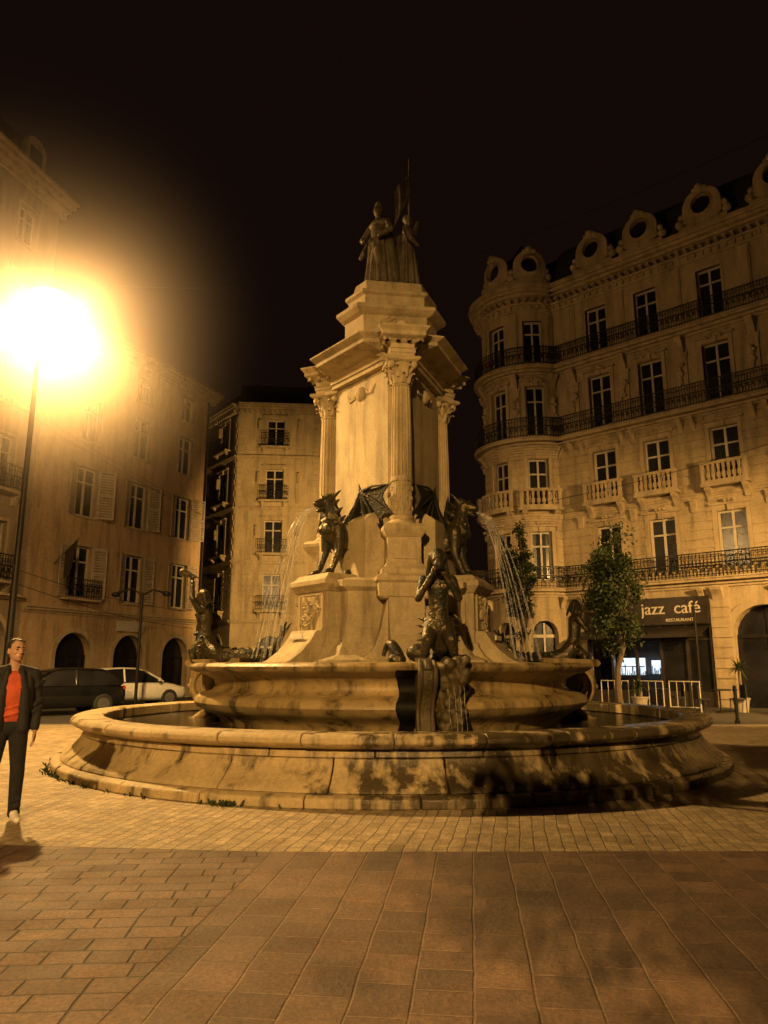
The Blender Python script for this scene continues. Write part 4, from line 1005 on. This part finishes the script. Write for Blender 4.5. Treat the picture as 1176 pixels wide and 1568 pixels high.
# ================================================================ STREET FURNITURE
def bollard(x,y,h=1.0):
    e=empty('bollard',(x,y,0)); m_=MB(); m_.lathe(lambda a,b,c:(x+a,y+b,c),[(.07,0),(.07,.08),(.045,.1),(.045,h-.15),(.06,h-.14),(.06,h-.1),(.045,h-.08),(.05,h-.03),(.02,h)],12); m_.obj('post','iron',e,True)
for i in range(4): bollard(9.5+1.6*i,20.6)
e=empty('metal_barrier',(8.3,26.8,0)); q=MB()
for k in range(3):
    x0=7.9+k*.95; y0=27.6-k*.75
    A=Vector((x0,y0,0)); D=Vector((.78,-.62,0)).normalized()
    P=[A,A+Vector((0,0,1.0)),A+D*1.0+Vector((0,0,1.0)),A+D*1.0]; q.tube(P,.025,7)
    for j in range(1,4): q.tube([A+D*(j/4)+Vector((0,0,.15)),A+D*(j/4)+Vector((0,0,1))],.012,6)
    q.tube([A+Vector((0,0,.15)),A+D+Vector((0,0,.15))],.02,6)
q.obj('rails','white',e,True)
e=empty('traffic_post',(-9.2,28,0)); q=MB(); q.lathe(lambda a,b,c:(-9.0+a,27.6+b,c),[(.1,0),(.06,.2),(.05,4.2)],10)
q.tube([(-9.0,27.6,4.1),(-8.6,27.6,4.3),(-8.2,27.6,4.2)],[.03,.03,.05],6); q.tube([(-9.0,27.6,4.1),(-9.4,27.6,4.35),(-9.9,27.6,4.2)],[.03,.03,.06],6); q.ell((-8.1,27.6,4.15),(.16,.16,.1)); q.ell((-10,27.6,4.12),(.16,.16,.1)); q.obj('post','iron',e,True)
e=empty('sign_post',(11.0,26.4,0)); q=MB(); q.lathe(lambda a,b,c:(11.0+a,26.4+b,c),[(.05,0),(.04,3.6)],8); q.obj('post','iron',e,True)
for i,(x,y) in enumerate(((11.2,25.4),(13.4,23.6),(9.8,26.9))):
    e=empty('cafe_table',(x,y,0)); q=MB(); q.lathe(lambda a,b,c:(x+a,y+b,c),[(.22,0),(.03,.04),(.03,.7),(.35,.71),(.35,.74)],16)
    for s in (-1,1):
        cx=x+s*.6
        q.box(ID,cx-.2,cx+.2,y-.2,y+.2,.43,.46)
        for a in (-.18,.18):
            for b_ in (-.18,.18): q.tube([(cx+a,y+b_,0),(cx+a,y+b_,.43)],.015,5)
        q.box(ID,cx+s*.19-.015,cx+s*.19+.015,y-.2,y+.2,.46,.9)
    q.obj('table_and_chairs','iron',e)
e=empty('overhead_wires',(-8,22,8)); q=MB()
def wire(a,b,sag=.25,r=.011):
    a,b=Vector(a),Vector(b); q.tube([a.lerp(b,t)-Vector((0,0,sag*4*t*(1-t))) for t in np.linspace(0,1,13)],r,5)
# strung between the facades (anchor points in metres)
wire((-11.0,20,2.9+6.2),(-9.2,43,9.6)); wire((-11.9,22,10.0),(-10.0,43,10.2)); wire((-10.8,20,4.0),(-8.7,34,3.2)); wire((-10.6,20,4.3),(-8.9,34,4.0))
wire((12.5,18,16.9),(1.2,24,15.2),.3); wire((1.2,24,15.2),(-12.0,30,18.0),.3,.012)
wire((6.8,31,8.4),(13.6,22,8.8),.2)
q.obj('cables','iron',e)

# ================================================================ MAN
def man(loc,yaw):
    skin=plain('skin',(.42,.25,.17),.5,0,.12,10,0); hair=plain('dark_hair',(.02,.013,.01),.6,0,.3,40,.3)
    red=plain('red_shirt',(.46,.075,.03),.8,0,.25,12,.25); jac=plain('dark_jacket',(.012,.011,.013),.75,0,.4,12,.5)
    tro=plain('dark_trousers',(.012,.012,.015),.9,0,.3,14,.4); shoe=plain('white_trainers',(.7,.66,.6),.6,0,.1,20,.1); eye=plain('eyes',(.02,.015,.01),.2,0,.1,9,0)
    lip=plain('lips',(.36,.15,.11),.5,0,.1,9,0)
    P=[]
    def c(m,a,ra,b_,rb): P.append((m,'c',a,ra,b_,rb))
    def el(m,a,r,rot=None): P.append((m,'e',a,r,rot) if rot else (m,'e',a,r))
    SK,HA,RE,JA,TR,SH,EY,LI=range(8)
    for s,fx,fy in ((-1,-.15,-.04),(1,.12,.06)):
        hip=(s*.085,0,.90); kn=((s*.085+fx)/2+s*.01,fy*.5-.03,.49); an=(fx,fy+.01,.10)
        c(TR,hip,.098,kn,.068); c(TR,kn,.070,an,.056); c(TR,an,.057,(fx,fy,.075),.06)
        for zz in (.52,.44,.20,.14): c(TR,(kn[0]*(zz/.49)+fx*(1-zz/.49)-.03,fy*.6-.045,zz),.028,(kn[0]*(zz/.49)+fx*(1-zz/.49)+.03,fy*.6-.045,zz+.02),.028)
        c(SH,(fx,fy+.03,.048),.045,(fx+s*.015,fy-.10,.042),.042); c(SH,(fx+s*.015,fy-.10,.04),.042,(fx+s*.025,fy-.17,.033),.032)
        c(SH,(fx,fy+.02,.09),.042,(fx,fy-.04,.07),.04)
    el(TR,(0,0,.93),(.155,.11,.12))
    el(RE,(0,-.015,1.05),(.145,.115,.14)); el(RE,(0,-.025,1.22),(.15,.12,.20)); el(RE,(0,-.015,1.36),(.13,.10,.10))
    for i in range(5): c(RE,(-.05,-.125+.004*i,1.02+.07*i),.014,(.05,-.125+.004*i,1.05+.07*i),.014)
    el(JA,(0,.035,1.24),(.19,.105,.28)); el(JA,(0,.04,1.02),(.165,.10,.16))
    for s in (-1,1):
        c(JA,(s*.115,-.07,.90),.06,(s*.10,-.09,1.25),.06); c(JA,(s*.10,-.09,1.25),.05,(s*.065,-.06,1.44),.035)
        el(JA,(s*.14,-.0,1.2),(.07,.11,.27)); el(JA,(s*.14,0,.95),(.06,.105,.14))
        c(JA,(s*.07,.01,1.46),.06,(s*.18,.01,1.425),.07); c(JA,(s*.06,-.02,1.49),.03,(s*.0+s*.03,.05,1.51),.03)
        for zz in (1.05,1.12,1.30): c(JA,(s*.21,-.03,zz),.03,(s*.27,.0,zz+.05),.03)
    c(JA,(.19,.01,1.42),.070,(.245,.035,1.15),.054); c(JA,(.245,.035,1.15),.054,(.235,-.04,.92),.042); c(JA,(.235,-.04,.92),.043,(.233,-.045,.90),.043)
    c(JA,(-.19,.01,1.42),.070,(-.27,.05,1.16),.054); c(JA,(-.27,.05,1.16),.054,(-.22,-.06,.96),.044)
    def hand(w,s,cur):
        x,y,z=w
        c(SK,(x,y,z+.03),.026,(x,y-.004,z),.026); el(SK,(x,y-.008,z-.045),(.018,.038,.05))
        for i,(dy,L) in enumerate(((-.032,.068),(-.011,.078),(.010,.072),(.030,.056))):
            a=(x,y-.008+dy,z-.082); b_=(x-s*.006,y-.010+dy*1.1,z-.082-L*.5); d=(x-s*.026*cur,y-.012+dy*1.1,z-.082-L*.93)
            c(SK,a,.0092,b_,.0088); c(SK,b_,.0088,d,.0078)
        c(SK,(x-s*.004,y-.035,z-.02),.012,(x-s*.012,y-.062,z-.055),.0105); c(SK,(x-s*.012,y-.062,z-.055),.010,(x-s*.016,y-.066,z-.09),.0085)
    hand((.233,-.052,.87),1,1); hand((-.215,-.075,.92),-1,1)
    c(SK,(0,.015,1.46),.056,(0,.0,1.57),.052)
    yw=Matrix.Rotation(R(22),3,'Z'); hc=Vector((0,-.005,1.66))
    def H(x,y,z): v=yw@Vector((x,y,z)); return (hc.x+v.x,hc.y+v.y,hc.z+v.z)
    el(SK,H(0,.0,.01),(.074,.092,.105),yw); el(SK,H(0,-.035,-.055),(.056,.058,.058),yw); el(SK,H(0,-.065,-.088),(.028,.026,.02),yw)
    c(SK,H(0,-.085,.015),.011,H(0,-.108,-.022),.014); el(SK,H(0,-.100,-.028),(.019,.014,.010),yw)
    c(SK,H(-.045,-.074,.028),.012,H(.045,-.074,.028),.012)
    el(LI,H(0,-.092,-.056),(.024,.010,.006),yw); el(LI,H(0,-.091,-.066),(.020,.010,.006),yw)
    for s in (-1,1):
        el(EY,H(s*.032,-.083,.008),(.012,.008,.006),yw); c(HA,H(s*.018,-.092,.030),.005,H(s*.048,-.080,.030),.005)
        el(SK,H(s*.077,.008,-.008),(.011,.02,.032),yw); el(SK,H(s*.045,-.06,-.025),(.02,.02,.02),yw)
        el(HA,H(s*.066,.01,.035),(.014,.035,.04),yw)
    el(HA,H(0,.026,.042),(.080,.082,.088),yw); el(HA,H(0,.048,.0),(.072,.062,.085),yw)
    rh=random.Random(3)
    for i in range(26):
        a=rh.uniform(-2.9,-.2); rr=rh.uniform(.0,.06)
        c(HA,H(rr*1.0*math.cos(a),.015+rr*1.0*math.sin(a),.112-rr*.35),.017,H(rr*1.15*math.cos(a)+rh.gauss(0,.008),.01+rr*1.2*math.sin(a),.128-rr*.5),.007)
    e=empty('man',loc)
    X=Matrix.Translation(loc)@Matrix.Rotation(yaw,4,'Z')
    blob('body',P,.0065,[skin,hair,red,jac,tro,shoe,eye,lip],e,X,2)
man((-3.76,7.7,0.0),R(30))

# ================================================================ WORLD / CAMERA
wd_=bpy.data.worlds.new("World"); scene.world=wd_; wd_.use_nodes=True; nt=wd_.node_tree
bg=nt.nodes['Background']; out=nt.nodes['World Output']
sky=N(nt,'ShaderNodeTexSky',sky_type='NISHITA'); sky.sun_disc=False; sky.sun_elevation=R(-6); sky.sun_rotation=R(160)
nt.links.new(sky.outputs[0],bg.inputs[0]); bg.inputs[1].default_value=.02
bg2=N(nt,'ShaderNodeBackground'); bg2.inputs[0].default_value=(.0085,.0040,.0028,1); bg2.inputs[1].default_value=.72
ad=N(nt,'ShaderNodeAddShader'); nt.links.new(bg.outputs[0],ad.inputs[0]); nt.links.new(bg2.outputs[0],ad.inputs[1]); nt.links.new(ad.outputs[0],out.inputs[0])
cam=bpy.data.cameras.new('camera'); co=bpy.data.objects.new('camera',cam); scene.collection.objects.link(co)
co.location=(0,0,1.5); co.rotation_euler=(R(90+11.8),0,0); cam.sensor_fit='VERTICAL'; cam.sensor_height=36; cam.sensor_width=27; cam.lens=26.0
cam.clip_end=1500; cam.clip_start=.05; scene.camera=co
